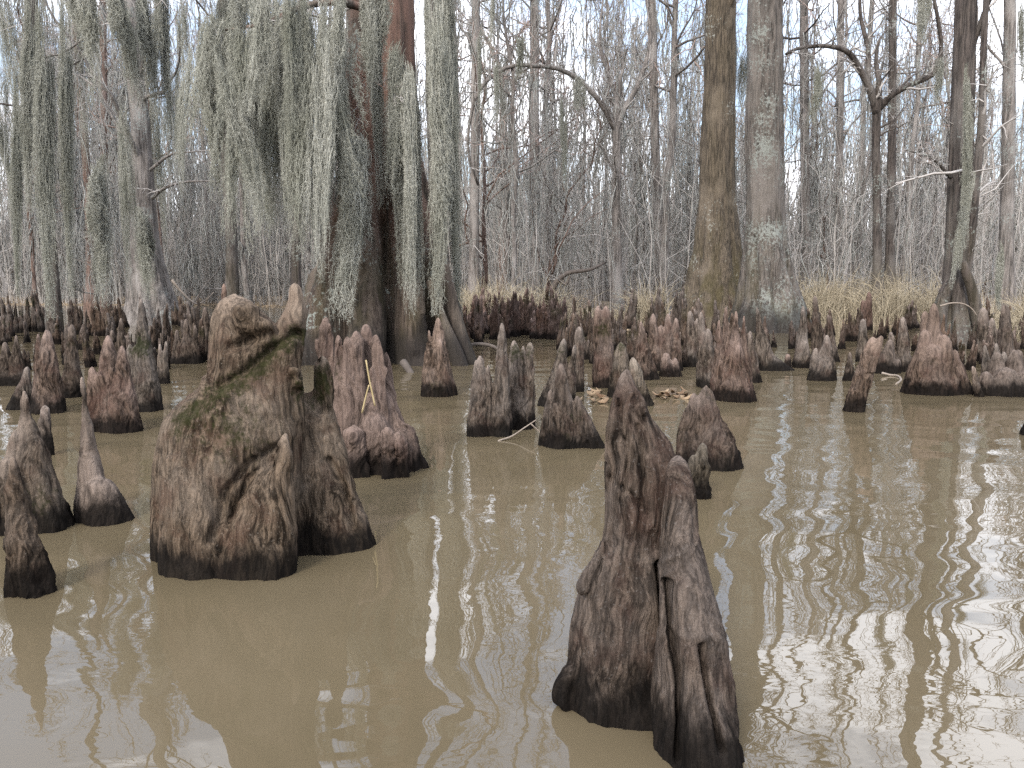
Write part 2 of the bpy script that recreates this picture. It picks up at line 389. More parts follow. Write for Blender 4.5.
for (x, y, r_) in ((294, 372, 6), (298, 384, 5), (262, 330, 12), (246, 316, 13)):
    c = W(x, y, D1 - 0.10); h = r_ / FPX * D1
    loft(mb, [[c[0], c[1], c[2] + h, h * 0.3], [c[0], c[1], c[2] + h * 0.6, h * 0.9], [c[0], c[1] + 0.03, c[2] - h, h], [c[0], c[1] + 0.1, c[2] - 2 * h, h * 0.6]], 12, 1.0)
def xz(pts, D): return [W(x, y, D)[[0, 2]] for x, y in pts]
cre = [(xz([(212, 392), (240, 372), (262, 352), (285, 335)], D1 - 0.2), 0.016, 0.03), (xz([(225, 350), (245, 340), (262, 336)], D1 - 0.2), 0.02, 0.035),
       (xz([(262, 470), (235, 490), (220, 530)], D1 - 0.3), 0.018, 0.035),
       (xz([(268, 455), (240, 470), (215, 500), (205, 545)], D1 - 0.3), 0.016, 0.03), (xz([(320, 470), (335, 500), (345, 540)], D1 - 0.1), 0.016, 0.04),
       (xz([(180, 440), (178, 500), (182, 560)], D1 - 0.3), 0.02, 0.02), (xz([(283, 335), (292, 345), (297, 370)], D1 - 0.2), 0.012, 0.03)]
def moss1(co):
    L = np.array(xz([(170, 430), (205, 400), (235, 385), (262, 358), (285, 338)], D1 - 0.2)); best = np.full(len(co), 9.0)
    for a, b in zip(L[:-1], L[1:]):
        ab = b - a; u = np.clip(((co[:, [0, 2]] - a) @ ab) / (ab @ ab), 0, 1)
        best = np.minimum(best, np.linalg.norm(co[:, [0, 2]] - (a + u[:, None] * ab), axis=1))
    f = 0.85 * np.exp(-(best / 0.06) ** 2)
    g = W(322, 378, D1 + 0.12); f = np.maximum(f, 0.95 * np.exp(-((co[:, 0] - g[0]) ** 2 / 0.006 + (co[:, 2] - g[2] + 0.02) ** 2 / 0.014)))
    g = W(225, 420, D1); f = np.maximum(f, 0.62 * np.exp(-((co[:, 0] - g[0] - .08) ** 2 / 0.05 + (co[:, 2] - g[2]) ** 2 / 0.03)))
    return f
me = weather(fuse(mb, 0.0085, 3), 0.46, tips, 3, 0.6, cre, moss1, M_HERO)
finish_knee(me, 'cypress_knee', 'huge swollen cypress knee with two peaks and a diagonal green moss band', None, (1.06, 1.0, 0.90))

# --- the tall knee nearest the boat
D2 = 1.90
mb = MB(); tips = []
A = [(368, 625, 629), (375, 620, 632), (387, 616, 637), (399, 612, 644), (414, 609, 651), (440, 606, 666), (470, 605, 678), (500, 605, 688), (528, 604, 696), (548, 599, 702), (572, 590, 708), (600, 581, 714), (640, 573, 722), (678, 566, 729), (702, 564, 734), (730, 568, 738)]
tips.append((loft(mb, rows_px(A, D2), 32, 0.62, (4, 0.05, 0.5)), 0.035))
B = [(457, 674, 682), (463, 669, 687), (480, 666, 692), (510, 663, 697), (550, 661, 704), (600, 661, 713), (650, 661, 723), (700, 662, 733), (740, 664, 741), (775, 664, 748), (800, 664, 753)]
def rows_lean(rows, Da, Db):
    n = len(rows) - 1; out = [rows_px([r], Da + (Db - Da) * (i / n), 9)[0] for i, r in enumerate(rows)]
    l = list(out[-1]); l[2] = -.16; return out + [l]
tips.append((loft(mb, rows_lean(B, D2 - 0.08, D2 - 0.26), 24, 1.3, (4, 0.06, 0.2)), 0.03))
B2 = [(600, 668, 690), (640, 662, 700), (700, 655, 700), (760, 655, 700), (800, 655, 700)]
loft(mb, rows_lean(B2, D2 - 0.12, D2 - 0.25), 16, 1.5)
for pts, r_ in (([(604, 540), (592, 565), (585, 582), (583, 592)], 7), ([(570, 668), (563, 685), (562, 700), (570, 712)], 9)):
    Q = [W(x, y, D2 - 0.03) for x, y in pts]
    loft(mb, [[c[0], c[1], c[2], r_ / FPX * D2 * f] for c, f in zip(Q, (0.5, 0.95, 1, 0.6))], 12, 1.3)
for (x, y, r_) in ((634, 392, 4), (617, 397, 3), (643, 409, 4)):
    c = W(x, y, D2 - 0.03); h = r_ / FPX * D2
    loft(mb, [[c[0], c[1], c[2] + h, h * 0.4], [c[0], c[1], c[2], h], [c[0], c[1], c[2] - 1.5 * h, h * 0.7]], 12, 1.0)
cre = [(xz([(686, 618), (690, 660), (692, 720), (690, 790)], D2 - 0.38), 0.008, 0.075), (xz([(714, 672), (720, 710), (727, 768)], D2 - 0.38), 0.006, 0.05),
       
       (xz([(630, 420), (640, 470), (632, 520), (640, 560)], D2 - 0.2), 0.007, 0.018), (xz([(615, 430), (622, 490), (612, 540)], D2 - 0.2), 0.007, 0.018),
       (xz([(650, 440), (655, 500), (648, 560)], D2 - 0.2), 0.007, 0.016), (xz([(620, 500), (640, 512), (655, 530)], D2 - 0.2), 0.007, 0.014)]
me = weather(fuse(mb, 0.0062, 3), 0.24, tips, 9, 0.6, cre, None, M_HERO)
finish_knee(me, 'cypress_knee', 'tall split cypress knee standing nearest, dark hollow cracks down its foot', None, (0.84, 0.82, 0.82))

def moss_at(pts):
    """green patches: (x, y, D, radius px, strength)"""
    def f(co):
        r = np.zeros(len(co))
        for x, y, D, rp, s in pts:
            g = W(x, y, D); h = rp / FPX * D
            r = np.maximum(r, s * np.exp(-((co[:, 0] - g[0]) ** 2 + (co[:, 2] - g[2]) ** 2) / h ** 2))
        return r
    return f

# --- the other knees one can tell apart: label, spires (tip x,y, foot x,y, tip width, foot width, profile power, depth shift in foot widths), options
def knee(label, S, color=(1, 1, 1), moss=(), group=None, ratio=0.8, knobs=0, seed=0, amp=1.0, lob=0.10, back=0.35, raw=False):
    by = max(s[3] for s in S); wmax = max(s[5] for s in S); Df = GD(by); D = Df + back * wmax / FPX * Df
    mb = MB(); tips = []; r_ = np.random.default_rng(seed + 100)
    for i, s in enumerate(S):
        tx, ty, bx, b_y, w0, w1 = s[:6]; p = s[6] if len(s) > 6 else 1.0; dy = (s[7] if len(s) > 7 else 0.0) * wmax / FPX * D
        rows = rows_px(spire(tx, ty, bx, b_y, w0, w1, p, raw), D + dy, 0.14)
        if len(s) > 8: rows = rows[:-1]              # a finger that does not reach the water
        tips.append((loft(mb, rows, 18, ratio, (r_.integers(3, 7), lob, r_.random() * 6)), max(0.035, 1.1 * w0 / FPX * D)))
        for k in range(knobs):
            t = r_.uniform(0.05, 0.8); j = rows[int(t * (len(rows) - 2))]; a = r_.uniform(PI, 2 * PI); h = j[3] * r_.uniform(0.35, 0.6)
            c = np.array([j[0] + j[3] * 0.8 * math.cos(a), j[1] + j[3] * ratio * 0.8 * math.sin(a), j[2]])
            loft(mb, [[c[0], c[1], c[2] + 1.2 * h, h * 0.4], [c[0], c[1], c[2] + h * 0.5, h * 0.9], [c[0], c[1], c[2] - h, h], [c[0], c[1], c[2] - 2.5 * h, h * 0.6]], 10, 1.0)
    vox = max(0.006, 0.9 * D / FPX)
    mf = moss_at([(x, y, D, rp, st) for x, y, rp, st in moss]) if moss else None
    me = weather(fuse(mb, vox, 1), max(0.12, 0.75 * wmax / FPX * D), tips, seed * 7 + 1, amp, (), mf)
    return finish_knee(me, 'cypress_knee', label, group, color)

GK = 'cypress knees rising from the water'
RD = (1.05, 0.96, 0.94); GYc = (0.92, 0.94, 0.95); DKc = (0.72, 0.70, 0.69); PNK = (1.25, 1.08, 1.04); OK_ = (1, 1, 1)
knee('reddish cluster of knee fingers fused at one broad foot, straw caught on it',
     [(366, 388, 379, 475, 54, 96, 1.0), (326, 318, 336, 475, 13, 32, 0.8, 0.1), (338, 335, 345, 435, 10, 18, .6, -.14, 1), (347, 337, 351, 428, 9, 15, .6, -.2, 1), (356, 332, 359, 428, 11, 17, .6, -.18, 1), (366, 325, 367, 430, 11, 20, .6, -.02, 1), (376, 336, 385, 450, 11, 24, .8, -.14, 1), (386, 353, 398, 450, 8, 18, .7, .02, 1),
      (388, 429, 391, 474, 9, 13, .6, -.44), (398, 433, 404, 475, 9, 13, .6, -.42), (354, 428, 357, 474, 18, 22, .6, -.38), (412, 430, 420, 474, 6, 22, .8, 0), (335, 440, 337, 474, 10, 16, .6, -.36)], (.86, .77, .75), knobs=2, seed=1, raw=True, lob=.05, ratio=0.7)
knee('pale bulb-footed knee leaning on its swollen base beside the darker pair',
     [(82, 377, 97, 524, 10, 46, 1.5), (98, 478, 108, 524, 30, 50, 0.5, -.1)], (0.95, 0.92, 0.9), seed=2, lob=.03, amp=0.9)
knee('broad tapering knee with lumpy shoulder at the picture edge, behind the ragged thin one',
     [(24, 391, 40, 535, 13, 72, 1.0), (15, 430, 14, 532, 14, 40, 0.8, -.1), (6, 458, 5, 530, 14, 34, .7, -.2)], (0.9, 0.88, 0.84), [(45, 500, 30, .6)], seed=3, knobs=1)
knee('ragged thin knee with streaked rotten wood, nearest at the picture edge',
     [(13, 457, 33, 598, 10, 46, 0.9)], (0.85, 0.8, 0.74), seed=4, amp=1.5, lob=.2)
knee('little stacked knobby knee behind the broad lumpy one', [(45, 406, 47, 456, 11, 15, .6)], seed=5, knobs=4)
knee('stout round-tipped reddish knee with a small twin at its shoulder',
     [(47, 331, 49, 414, 12, 34, .8), (38, 334, 40, 408, 7, 16, 1, .3)], RD, seed=6, knobs=1)
knee('slanted cone knee leaning towards the stout round-tipped one', [(27, 367, 20, 410, 9, 30, 1.0)], GYc, seed=7)
knee('dark lumpy narrow knee between the stout one and the fused pair', [(72, 325, 72, 398, 9, 22, .8)], DKc, [(72, 340, 12, .6)], seed=8, knobs=3)
knee('fused pair of ridged knees with a spreading reddish foot',
     [(108, 336, 112, 428, 10, 42, .8), (122, 346, 124, 432, 9, 38, .8, -.2), (92, 367, 100, 424, 10, 26, .8, -.1), (133, 392, 135, 428, 8, 16, .8, -.2)], (1.02, .91, .88), seed=9, knobs=1)
knee('tall mossy-waisted knee between the fused pair and the grey forked one', [(141, 299, 148, 412, 6, 30, .8), (130, 345, 140, 410, 8, 20, .8)], GYc, [(141, 345, 16, 1.0)], seed=10, knobs=2)
knee('small pale grey forked knee standing alone on open water', [(160, 344, 163, 384, 5, 14, 1), (166, 341, 164, 384, 4, 12, 1)], (1.2, 1.22, 1.22), seed=11)
knee('thin pink-tipped knee peeping over the huge swollen one', [(224, 284, 226, 345, 6, 16, 1)], PNK, seed=12)
knee('dark knee with three blunt teeth beside the leaf-littered bank', [(186, 319, 187, 362, 6, 18, 1), (195, 325, 196, 362, 5, 14, 1), (177, 330, 178, 364, 6, 16, 1)], DKc, seed=13)
knee('tall dark knee close behind the shoulder of the huge swollen one', [(205, 307, 206, 360, 7, 18, 1)], DKc, seed=14)
knee('narrow buttressed knee leaning at the big mossy trunk with ribbed face',
     [(438, 318, 438, 397, 8, 35, .8), (440, 340, 444, 396, 6, 18, .8, -.2), (429, 330, 431, 396, 5, 18, .8, -.1)], (1.05, .95, .9), [(438, 388, 12, .7)], seed=15)
knee('twin knee of two upright slabs with a dark slot between',
     [(480, 356, 480, 437, 8, 23, .6), (476, 360, 474, 436, 6, 16, .6, -.1), (488, 365, 490, 437, 5, 14, .6), (502, 323, 501, 435, 6, 22, .6)], OK_, seed=16)
knee('club-topped dark green knee beside the twin slabs', [(514, 341, 518, 430, 10, 30, .7), (530, 343, 524, 428, 9, 22, .7, .1), (523, 346, 522, 420, 6, 14, 1)], OK_, [(516, 352, 12, .8), (530, 352, 10, .7)], seed=17)
knee('pointed dark knee with hooked horns above the forked twig',
     [(561, 364, 566, 449, 9, 46, .9), (551, 390, 548, 440, 6, 22, 1, .1), (577, 396, 592, 448, 9, 28, .9, -.1)], DKc, [(565, 440, 20, .5)], seed=18)
knee('slim leaning knee behind the pointed one with hooked horns', [(564, 339, 552, 407, 8, 30, .9), (575, 345, 566, 400, 6, 16, 1)], GYc, [(560, 350, 12, .6)], seed=19)
knee('upright knee of even width behind the pointed dark one', [(579, 327, 577, 392, 9, 15, .5)], OK_, seed=20, knobs=1)
knee('wide-shouldered knee with twin stub top, green collar below it', [(598, 306, 603, 388, 7, 22, .5), (606, 306, 604, 388, 7, 22, .5)], RD, [(603, 330, 12, .8)], seed=21)
knee('lopsided smooth knee with a thin crooked tip', [(641, 321, 645, 380, 4, 30, .8)], RD, seed=22)
knee('shaggy lichen-haired knee behind the top of the tall split one', [(633, 358, 643, 406, 9, 22, .7)], (1.2, 1.22, 1.15), seed=23, amp=1.8)
knee('crusted knee hidden in part by the tall split one', [(621, 343, 620, 398, 12, 24, .6)], (.95, .95, .9), [(620, 345, 12, .8)], seed=24)
knee('wall of four fused knees with blunt tops', [(653, 314, 656, 368, 7, 16, .7), (668, 314, 668, 370, 7, 16, .7), (676, 318, 676, 371, 6, 14, .7), (661, 325, 662, 366, 6, 14, .7)], RD, seed=25)
knee('knee with a flat dark foot next to the wall of fused knees', [(690, 311, 692, 367, 7, 15, .7), (697, 318, 695, 366, 4, 10, .7)], OK_, seed=26)
knee('low rotten lump of a knee at the foot of the fused wall', [(666, 353, 669, 377, 8, 18, .8), (675, 358, 676, 377, 6, 12, .8)], RD, seed=27, amp=2.2)
knee('straight ribbed knee hard against the many-pointed one', [(708, 329, 707, 388, 8, 18, .6), (701, 312, 703, 380, 6, 14, .6, .3)], OK_, seed=28)
knee('many-pointed fluted knee with a reddish folded foot',
     [(736, 311, 735, 400, 6, 40, 1.1), (726, 307, 727, 396, 6, 22, .9, .2), (744, 316, 741, 399, 5, 26, .9, .1), (738, 345, 740, 402, 8, 24, .9, -.25), (719, 320, 720, 396, 6, 18, .9, .1)], (1.02, .90, .87), seed=29)
knee('slender companion knee at the flank of the many-pointed one', [(750, 331, 754, 383, 6, 16, .8)], OK_, seed=30)
knee('dark broad pyramid knee with a pale thumb-like tip', [(706, 385, 710, 473, 7, 72, .62), (694, 393, 697, 470, 12, 48, .7, .05), (714, 396, 720, 470, 5, 44, .8, .05)], (.74, .70, .69), seed=31, ratio=.55, lob=.04)
knee('short rough black stump-like knee in front of the dark pyramid', [(703, 443, 698, 499, 11, 22, .5), (694, 455, 694, 495, 7, 14, .6)], (.6, .62, .58), seed=32, amp=1.8, knobs=2)
knee('leaning thin knee with a long root toe towards the stub', [(757, 307, 767, 371, 5, 26, .9), (770, 352, 782, 371, 5, 26, .9)], GYc, seed=33)
knee('tiny round reddish stub poking out by the root toe', [(788, 354, 788, 368, 6, 8, .5)], RD, seed=34)
knee('slim cone knee with a knot on its side, in front of the lichen trunk', [(803, 306, 801, 368, 5, 18, .8), (806, 342, 806, 366, 6, 10, .8, -.3)], GYc, seed=35)
knee('humped knee with a twin ridge beside the slim knotted cone', [(827, 335, 822, 381, 7, 26, .8), (816, 348, 813, 381, 7, 14, .8, -.1)], OK_, seed=36)
knee('thin crooked dark knee behind the humped twin-ridged one', [(828, 314, 833, 362, 4, 14, .8), (815, 296, 818, 350, 6, 14, .8, .5)], DKc, seed=37)
knee('leaning broken stump tilted over the open water', [(873, 338, 853, 412, 14, 22, .6), (881, 336, 868, 372, 8, 16, .8, -.1, 1)], (1.0, .9, .84), seed=38, ratio=.9, amp=1.3)
knee('small pointed knee at the heel of the leaning stump', [(850, 352, 849, 381, 4, 14, .9)], DKc, seed=39)
knee('dark double-spiked knee in front of the dry reeds', [(869, 292, 868, 330, 6, 10, .6), (863, 300, 864, 330, 5, 9, .6)], (.75, .62, .6), seed=40)
knee('upright knee just behind the leaning stump', [(863, 319, 862, 362, 7, 13, .7)], GYc, seed=41)
knee('curled root knee looping back into the water', [(890, 340, 884, 374, 8, 24, .8), (898, 359, 897, 374, 5, 10, .6, -.1)], DKc, seed=42)
knee('lumpy two-bellied knee near the curled root', [(903, 317, 904, 372, 7, 16, .6), (891, 332, 894, 366, 6, 12, .7, .4)], OK_, seed=43, knobs=2)
knee('massive ridged knee mound below the hollow tree, a post-like horn on top',
     [(934, 304, 934, 393, 9, 30, .7, .1), (925, 330, 918, 394, 12, 34, .7), (944, 335, 945, 394, 12, 34, .7, -.1), (934, 345, 932, 395, 14, 40, .6, -.15), (955, 350, 960, 394, 10, 30, .8, 0), (925, 312, 924, 380, 9, 22, .7, .3)], (.86, .77, .73), seed=44)
knee('thin grey stick-like knee tilted beside the massive mound', [(973, 366, 979, 397, 6, 9, .6)], (1.15, 1.1, 1.05), seed=45)
knee('low row of swollen knees fused like a hedge at the picture edge',
     [(986, 372, 986, 397, 10, 24, .6), (1006, 368, 1006, 397, 14, 40, .5), (1026, 372, 1026, 397, 12, 34, .5), (997, 352, 998, 392, 8, 26, .7, .3), (1014, 350, 1016, 392, 10, 30, .7, .3)], DKc, seed=46)
knee('pale pair of pointed knees behind the hedge-like row', [(996, 343, 1000, 384, 5, 16, .8), (1004, 352, 1006, 384, 6, 14, .8), (985, 345, 988, 384, 5, 14, .8)], GYc, seed=47)
knee('post-like dark knee with a shelf top at the picture edge', [(1018, 350, 1018, 382, 9, 14, .4), (1005, 305, 1006, 360, 9, 16, .5, .6)], DKc, seed=48)
knee('blunt post knee standing by the hollow tree foot', [(983, 308, 984, 362, 9, 15, .4), (992, 318, 992, 360, 6, 12, .5)], OK_, seed=49)
knee('dark wet knee cut off by the picture edge over open water', [(1030, 418, 1034, 437, 8, 26, .6)], DKc, seed=50)
knee('pair of short horns just behind the slanted cone knee', [(16, 335, 18, 384, 5, 20, .9), (5, 342, 6, 386, 7, 20, .8)], DKc, seed=51)
knee('pointed knee in the shade of the tall mossy-waisted one', [(121, 318, 122, 372, 5, 16, .8), (112, 330, 112, 370, 5, 14, .8)], DKc, seed=52)

# --- smaller knees farther off: twelve shapes, each standing many times
protos = []
for i in range(12):
    r_ = np.random.default_rng(500 + i); mb = MB(); tips = []
    n = int(r_.integers(2, 7)); H = 1.0
    for k in range(n):
        h = H * (1 if k == 0 else r_.uniform(0.5, 0.92)); bx = 0 if k == 0 else r_.uniform(-.2, .2); w_k = 1 if k == 0 else .7; lean = r_.uniform(-.10, .10); w0 = r_.uniform(.020, .038); w1 = r_.uniform(.11, .19) * w_k
        by_ = 0 if k == 0 else r_.uniform(-.16, .16)
        rows = [[bx + lean * (1 - t) ** 1.3, by_ + r_.uniform(-.02, .02), h * (1 - t), (w0 * (.5 if t == 0 else 1) + (w1 - w0) * t ** r_.uniform(.9, 1.4))] for t in (0, .06, .2, .4, .6, .8, 1)]
        rows.append([bx, by_, -.35, w1]); tips.append((loft(mb, rows, 14, .9, (r_.integers(3, 7), .12, r_.random() * 6)), 0.08))
    me = weather(fuse(mb, 0.020, 1), 0.3, tips, 900 + i * 9, 1.5, (), (lambda co, s=i: 0.8 * np.exp(-((co[:, 2] - .7) / .2) ** 2)) if i % 4 == 0 else None)
    me.name = 'cypress_knee'; protos.append(me)
zones = [  # group, label, how many, x range, foot row range, height px range
    ('knees crowded along the bank below the grass tufts', 'small reddish-brown knee in the crowded row below the dry grass tufts', 66, (452, 566), (327, 340), (22, 46), (.92, .78, .76)),
    ('knees massed in front of the brown trunk', 'grey-brown knee in the mass before the brown mossy trunk', 60, (560, 748), (326, 368), (24, 50), (1, .95, .93)),
    ('knees in the shaded water by the lichen-grey trunk', 'dim blunt knee in the shaded water around the leaning grey trunk', 56, (-20, 222), (322, 372), (18, 44), (.8, .76, .74)),
    ('knees along the reedy bank', 'short dark knee along the bank in front of the tall dry reeds', 24, (768, 925), (328, 352), (16, 34), (.8, .72, .69)),
    ('knees around the hollow tree', 'dull brown knee crowding around the foot of the hollow tree', 28, (925, 1050), (330, 372), (24, 46), (.9, .82, .78)),
    ('knees at the roots of the big mossy cypress', 'low knee at the spreading roots of the big mossy cypress', 9, (440, 480), (338, 362), (12, 26), (.95, .85, .8)),
]
for grp, lab, cnt, xr, yr, hr, colr in zones:
    for k in range(cnt):
        x = xr[0] + (xr[1] - xr[0]) * (k + rng.random()) / cnt; y = rng.uniform(*yr); D = GD(y); hp = rng.uniform(*hr); h = hp / FPX * D
        p = W(x, y, D); o = obj('cypress_knee', protos[int(rng.integers(12))], loc=(p[0], D + .1, 0))
        wf = rng.uniform(.6, 1.1) * (hp ** -0.25) * 2.2; o.scale = (h * wf, h * wf, h); o.rotation_euler = (0, 0, rng.uniform(0, 6.28))
        j = rng.uniform(.65, 1.25); hue = rng.uniform(-.07, .07); o.color = (colr[0] * j * (1 + hue), colr[1] * j, colr[2] * j * (1 - hue), 1); o.rotation_euler = (rng.uniform(-.09, .09), rng.uniform(-.12, .12), o.rotation_euler[2]); tag(o, lab, 'cypress knee', grp)

# ------------------------------------------------------------------ trees
ANCH = []                             # places on the branches where far moss hangs: (x, y, z, strand length, density)
def norm(v): return v / (np.linalg.norm(v, axis=-1, keepdims=True) + 1e-9)
def shoots(P, R, cnt, lf, r_, spread=0.9, up=0.15, n=6, crook=0.25, t0=0.25, rf=0.55):
    """cnt side shoots from every parent axis (S,m,3)"""
    S, m, _ = P.shape
    t = t0 + (1 - t0) * (np.arange(cnt)[None] + r_.random((S, cnt))) / cnt
    f = t * (m - 1); i = np.minimum(f.astype(int), m - 2); f = (f - i)[..., None]; s = np.arange(S)[:, None]
    st = P[s, i] * (1 - f) + P[s, i + 1] * f; rad = R[s, i] * (1 - f[..., 0]) + R[s, i + 1] * f[..., 0]
    ax = norm(P[s, i + 1] - P[s, i]); L = np.linalg.norm(P[:, -1] - P[:, 0], axis=1)[:, None] * lf * r_.uniform(.45, 1.25, (S, cnt)) * (1.15 - 0.6 * t)
    d = norm(ax * (1 - spread * .6) + spread * norm(r_.normal(size=(S, cnt, 3))) + [0, 0, up])
    pts = [st]; step = (L / (n - 1))[..., None]
    for k in range(n - 1):
        d = norm(d + crook * r_.normal(size=d.shape) + [0, 0, up * .35]); pts.append(pts[-1] + d * step)
    Q = np.stack(pts, 2).reshape(S * cnt, n, 3)
    r0 = np.clip(rad * rf, 0.003, None).reshape(-1, 1); RR = np.maximum(r0 * np.linspace(1, .3, n)[None], 0.0028)
    return Q, RR

def crown(trunk, trad, r_, nb=20, lf=0.2, t0=0.3, spread=0.85, up=0.3, crook=0.24, sub=5, tw=5, tw2=2, k1=5, minr=0.0):
    mb = MB(); tmb = MB()
    B1, R1 = shoots(trunk[None], trad[None], nb, lf, r_, spread, up, 8, crook, t0, .5)
    B2, R2 = shoots(B1, R1, sub, .5, r_, .8, .15, 6, .3, .2, .6)
    B3, R3 = shoots(B2, R2, tw, .5, r_, .9, .1, 4, .35, .1, .6)
    tubes(mb, B1, np.maximum(R1, minr), k1); tubes(tmb, B2, np.maximum(R2, minr * .7), 3); tubes(tmb, B3, np.maximum(R3, minr * .5), 3)
    if tw2:
        B4, R4 = shoots(B3, R3, tw2, .5, r_, .9, .1, 3, .3, .1, .7); tubes(tmb, B4, np.maximum(R4, minr * .4), 3)
    return mb, tmb, B1, B2, R1
def crown_mesh(b, tw, mat, tmat):
    nb_ = sum(len(q) for q in b.q); c = MB()
    for src in (b, tw):
        n0 = c.n; c.v += src.v; c.q += [q + n0 for q in src.q]; c.t += [t + n0 for t in src.t]; c.n += src.n
    me = c.mesh('crown', mat); me.materials.append(tmat); mi = np.zeros(len(me.polygons), np.int32); nq = sum(len(q) for q in c.q); mi[nb_:nq] = 1
    me.polygons.foreach_set('material_index', mi); me.update(); return me

def trunk_path(H, r_, crook=0.03, n=18, lean=(0, 0)):
    z = np.linspace(0, 1, n); w = np.cumsum(r_.normal(size=(n, 2)) * crook, axis=0) * (z[:, None] ** .7) * H / 10
    return np.stack([w[:, 0] + lean[0] * z * H, w[:, 1] + lean[1] * z * H, z * H - .3], -1)

# --- far trees: ten shapes
TP = []
for i in range(10):
    r_ = np.random.default_rng(70 + i); H = [16, 20, 14, 22, 11, 18, 9, 19, 13, 24][i]; r0 = [.10, .13, .085, .15, .06, .105, .055, .12, .08, .165][i]
    tp = trunk_path(H, r_, [.10, .06, .16, .05, .26, .12, .35, .08, .2, .05][i]); z = tp[:, 2]
    tr = r0 * (1 - .82 * np.linspace(0, 1, len(z)) ** 1.1) + r0 * 1.1 * np.exp(-np.maximum(z, -.3) / .5)
    mb = MB(); tube(mb, cat(tp, 40), np.interp(np.linspace(0, 1, 40), np.linspace(0, 1, 18), tr), 9)
    co = mb.v[0]; mb.v[0] = co + .25 * r0 * np.stack([vn(co * [6, 6, .7], 3), vn(co * [6, 6, .7], 4), np.zeros(len(co))], -1)
    b, tw, B1, B2, R1 = crown(tp, tr, r_, nb=[24, 28, 26, 28, 22, 26, 20, 30, 24, 30][i], lf=[.22, .2, .3, .19, .36, .24, .42, .2, .3, .18][i], t0=[.2, .3, .12, .35, .1, .2, .06, .3, .12, .38][i], crook=.27, minr=.010)
    a1 = B1[:, 1:].reshape(-1, 3); a2 = B2[:, ::2].reshape(-1, 3); a3 = tp[3:]
    an = np.concatenate([a1, a2[r_.random(len(a2)) < .5], np.repeat(a3, 3, 0) + r_.normal(size=(len(a3) * 3, 3)) * [r0, r0, .2]])
    TP.append((mb.mesh('trunk', M_GREY), crown_mesh(b, tw, M_GREY, M_TWIGR if i in (1, 3, 7, 9) else M_TWIG), an, H))
tmats = [M_GREY, M_GREY, M_RED, M_DARK]
TRK = {}
def zone_phrase(x):
    for lim, ph in ((60, 'at the very edge past the slim reddish trunk'), (200, 'behind the leaning lichen-grey trunk'), (330, 'behind the curtains of moss'), (470, 'behind the big mossy cypress'), (600, 'in the gap under the arched bare limb'), (700, 'beside the brown mossy trunk'), (790, 'behind the pair of thick trunks'), (870, 'beyond the dry reeds'), (945, 'behind the crooked forking tree'), (9999, 'around the hollow-footed tree')):
        if x < lim: return ph
def far_tree(px, D, i, sc_, rot, mi):
    p = W(px, 280, D); z = float(gz(p[0], D)); t = empty('bare_tree', (p[0], D, z)); t.rotation_euler = (0, 0, rot); t.scale = (sc_,) * 3
    tm, bm, an, H = TP[i]
    key = (i, mi)
    if key not in TRK:
        a = tm.copy(); a.materials[0] = tmats[mi]; b = bm.copy(); b.materials[0] = tmats[mi]; TRK[key] = (a, b)
    obj('trunk', TRK[key][0], t)
    obj('crown', TRK[key][1], t)
    kind = ('thick' if H > 18 else 'slender' if H > 12.5 else 'low crooked') + (' reddish' if mi == 2 else ' dark' if mi == 3 else ' grey')
    tag(t, f'{kind} leafless tree {zone_phrase(px)}', 'tree', f'{kind} trees {zone_phrase(px)}')
    c, s = math.cos(rot), math.sin(rot); A = an * sc_
    Wd = np.stack([p[0] + A[:, 0] * c - A[:, 1] * s, D + A[:, 0] * s + A[:, 1] * c, z + A[:, 2]], -1)
    ANCH.append(Wd)
r_ = np.random.default_rng(4)
NFAR = 172
for k in range(NFAR):
    px = -190 + 1404 * ((k * .618034 + r_.random() * .2) % 1.0)
    f = r_.random(); D = 19 + 37 * f ** .8
    D = max(D, float(bank(W(px, 280, 22)[0])) - (4 if px < 330 else 0) + r_.random() * 3) if px > 330 else max(D, 21)
    far_tree(px, D, int(r_.integers(10)), r_.uniform(.55, .95), r_.random() * 6.28, int(r_.choice(4, p=[.5, .2, .14, .16])))

# --- the far wood that closes the view: one mass
r_ = np.random.default_rng(8)
mb = MB(); S = 2500; D = 44 + 60 * r_.random(S); X0 = (r_.random(S) * 2 - 1) * D * .95; H = np.where(np.arange(S) < 420, r_.uniform(8, 15, S), r_.uniform(4.0, 9, S)); n = 7; z = np.linspace(0, 1, n)
wob = np.cumsum(r_.normal(size=(S, n, 2)) * .16, axis=1)
P = np.stack([X0[:, None] + wob[..., 0], D[:, None] + wob[..., 1], z[None] * H[:, None] - .2 + gz(X0, D)[:, None]], -1)
R = (r_.uniform(.05, .17, S))[:, None] * (1 - .8 * z)[None] + .01
tubes(mb, P, R, 4)
B, RB = shoots(P, R, 9, .26, r_, .85, .25, 5, .3, .12, .5); tubes(mb, B, np.maximum(RB, .014), 3)
B2, RB2 = shoots(B, RB, 4, .6, r_, .9, .1, 4, .35, .1, .6); tubes(mb, B2, np.maximum(RB2, .010), 3)
tag(obj('woods', mb.mesh('woods', M_TWIG, False)), 'far-off grey leafless swamp forest closing the view', 'forest', kind='stuff')
FARB = B[:, [1, 3]].reshape(-1, 3)

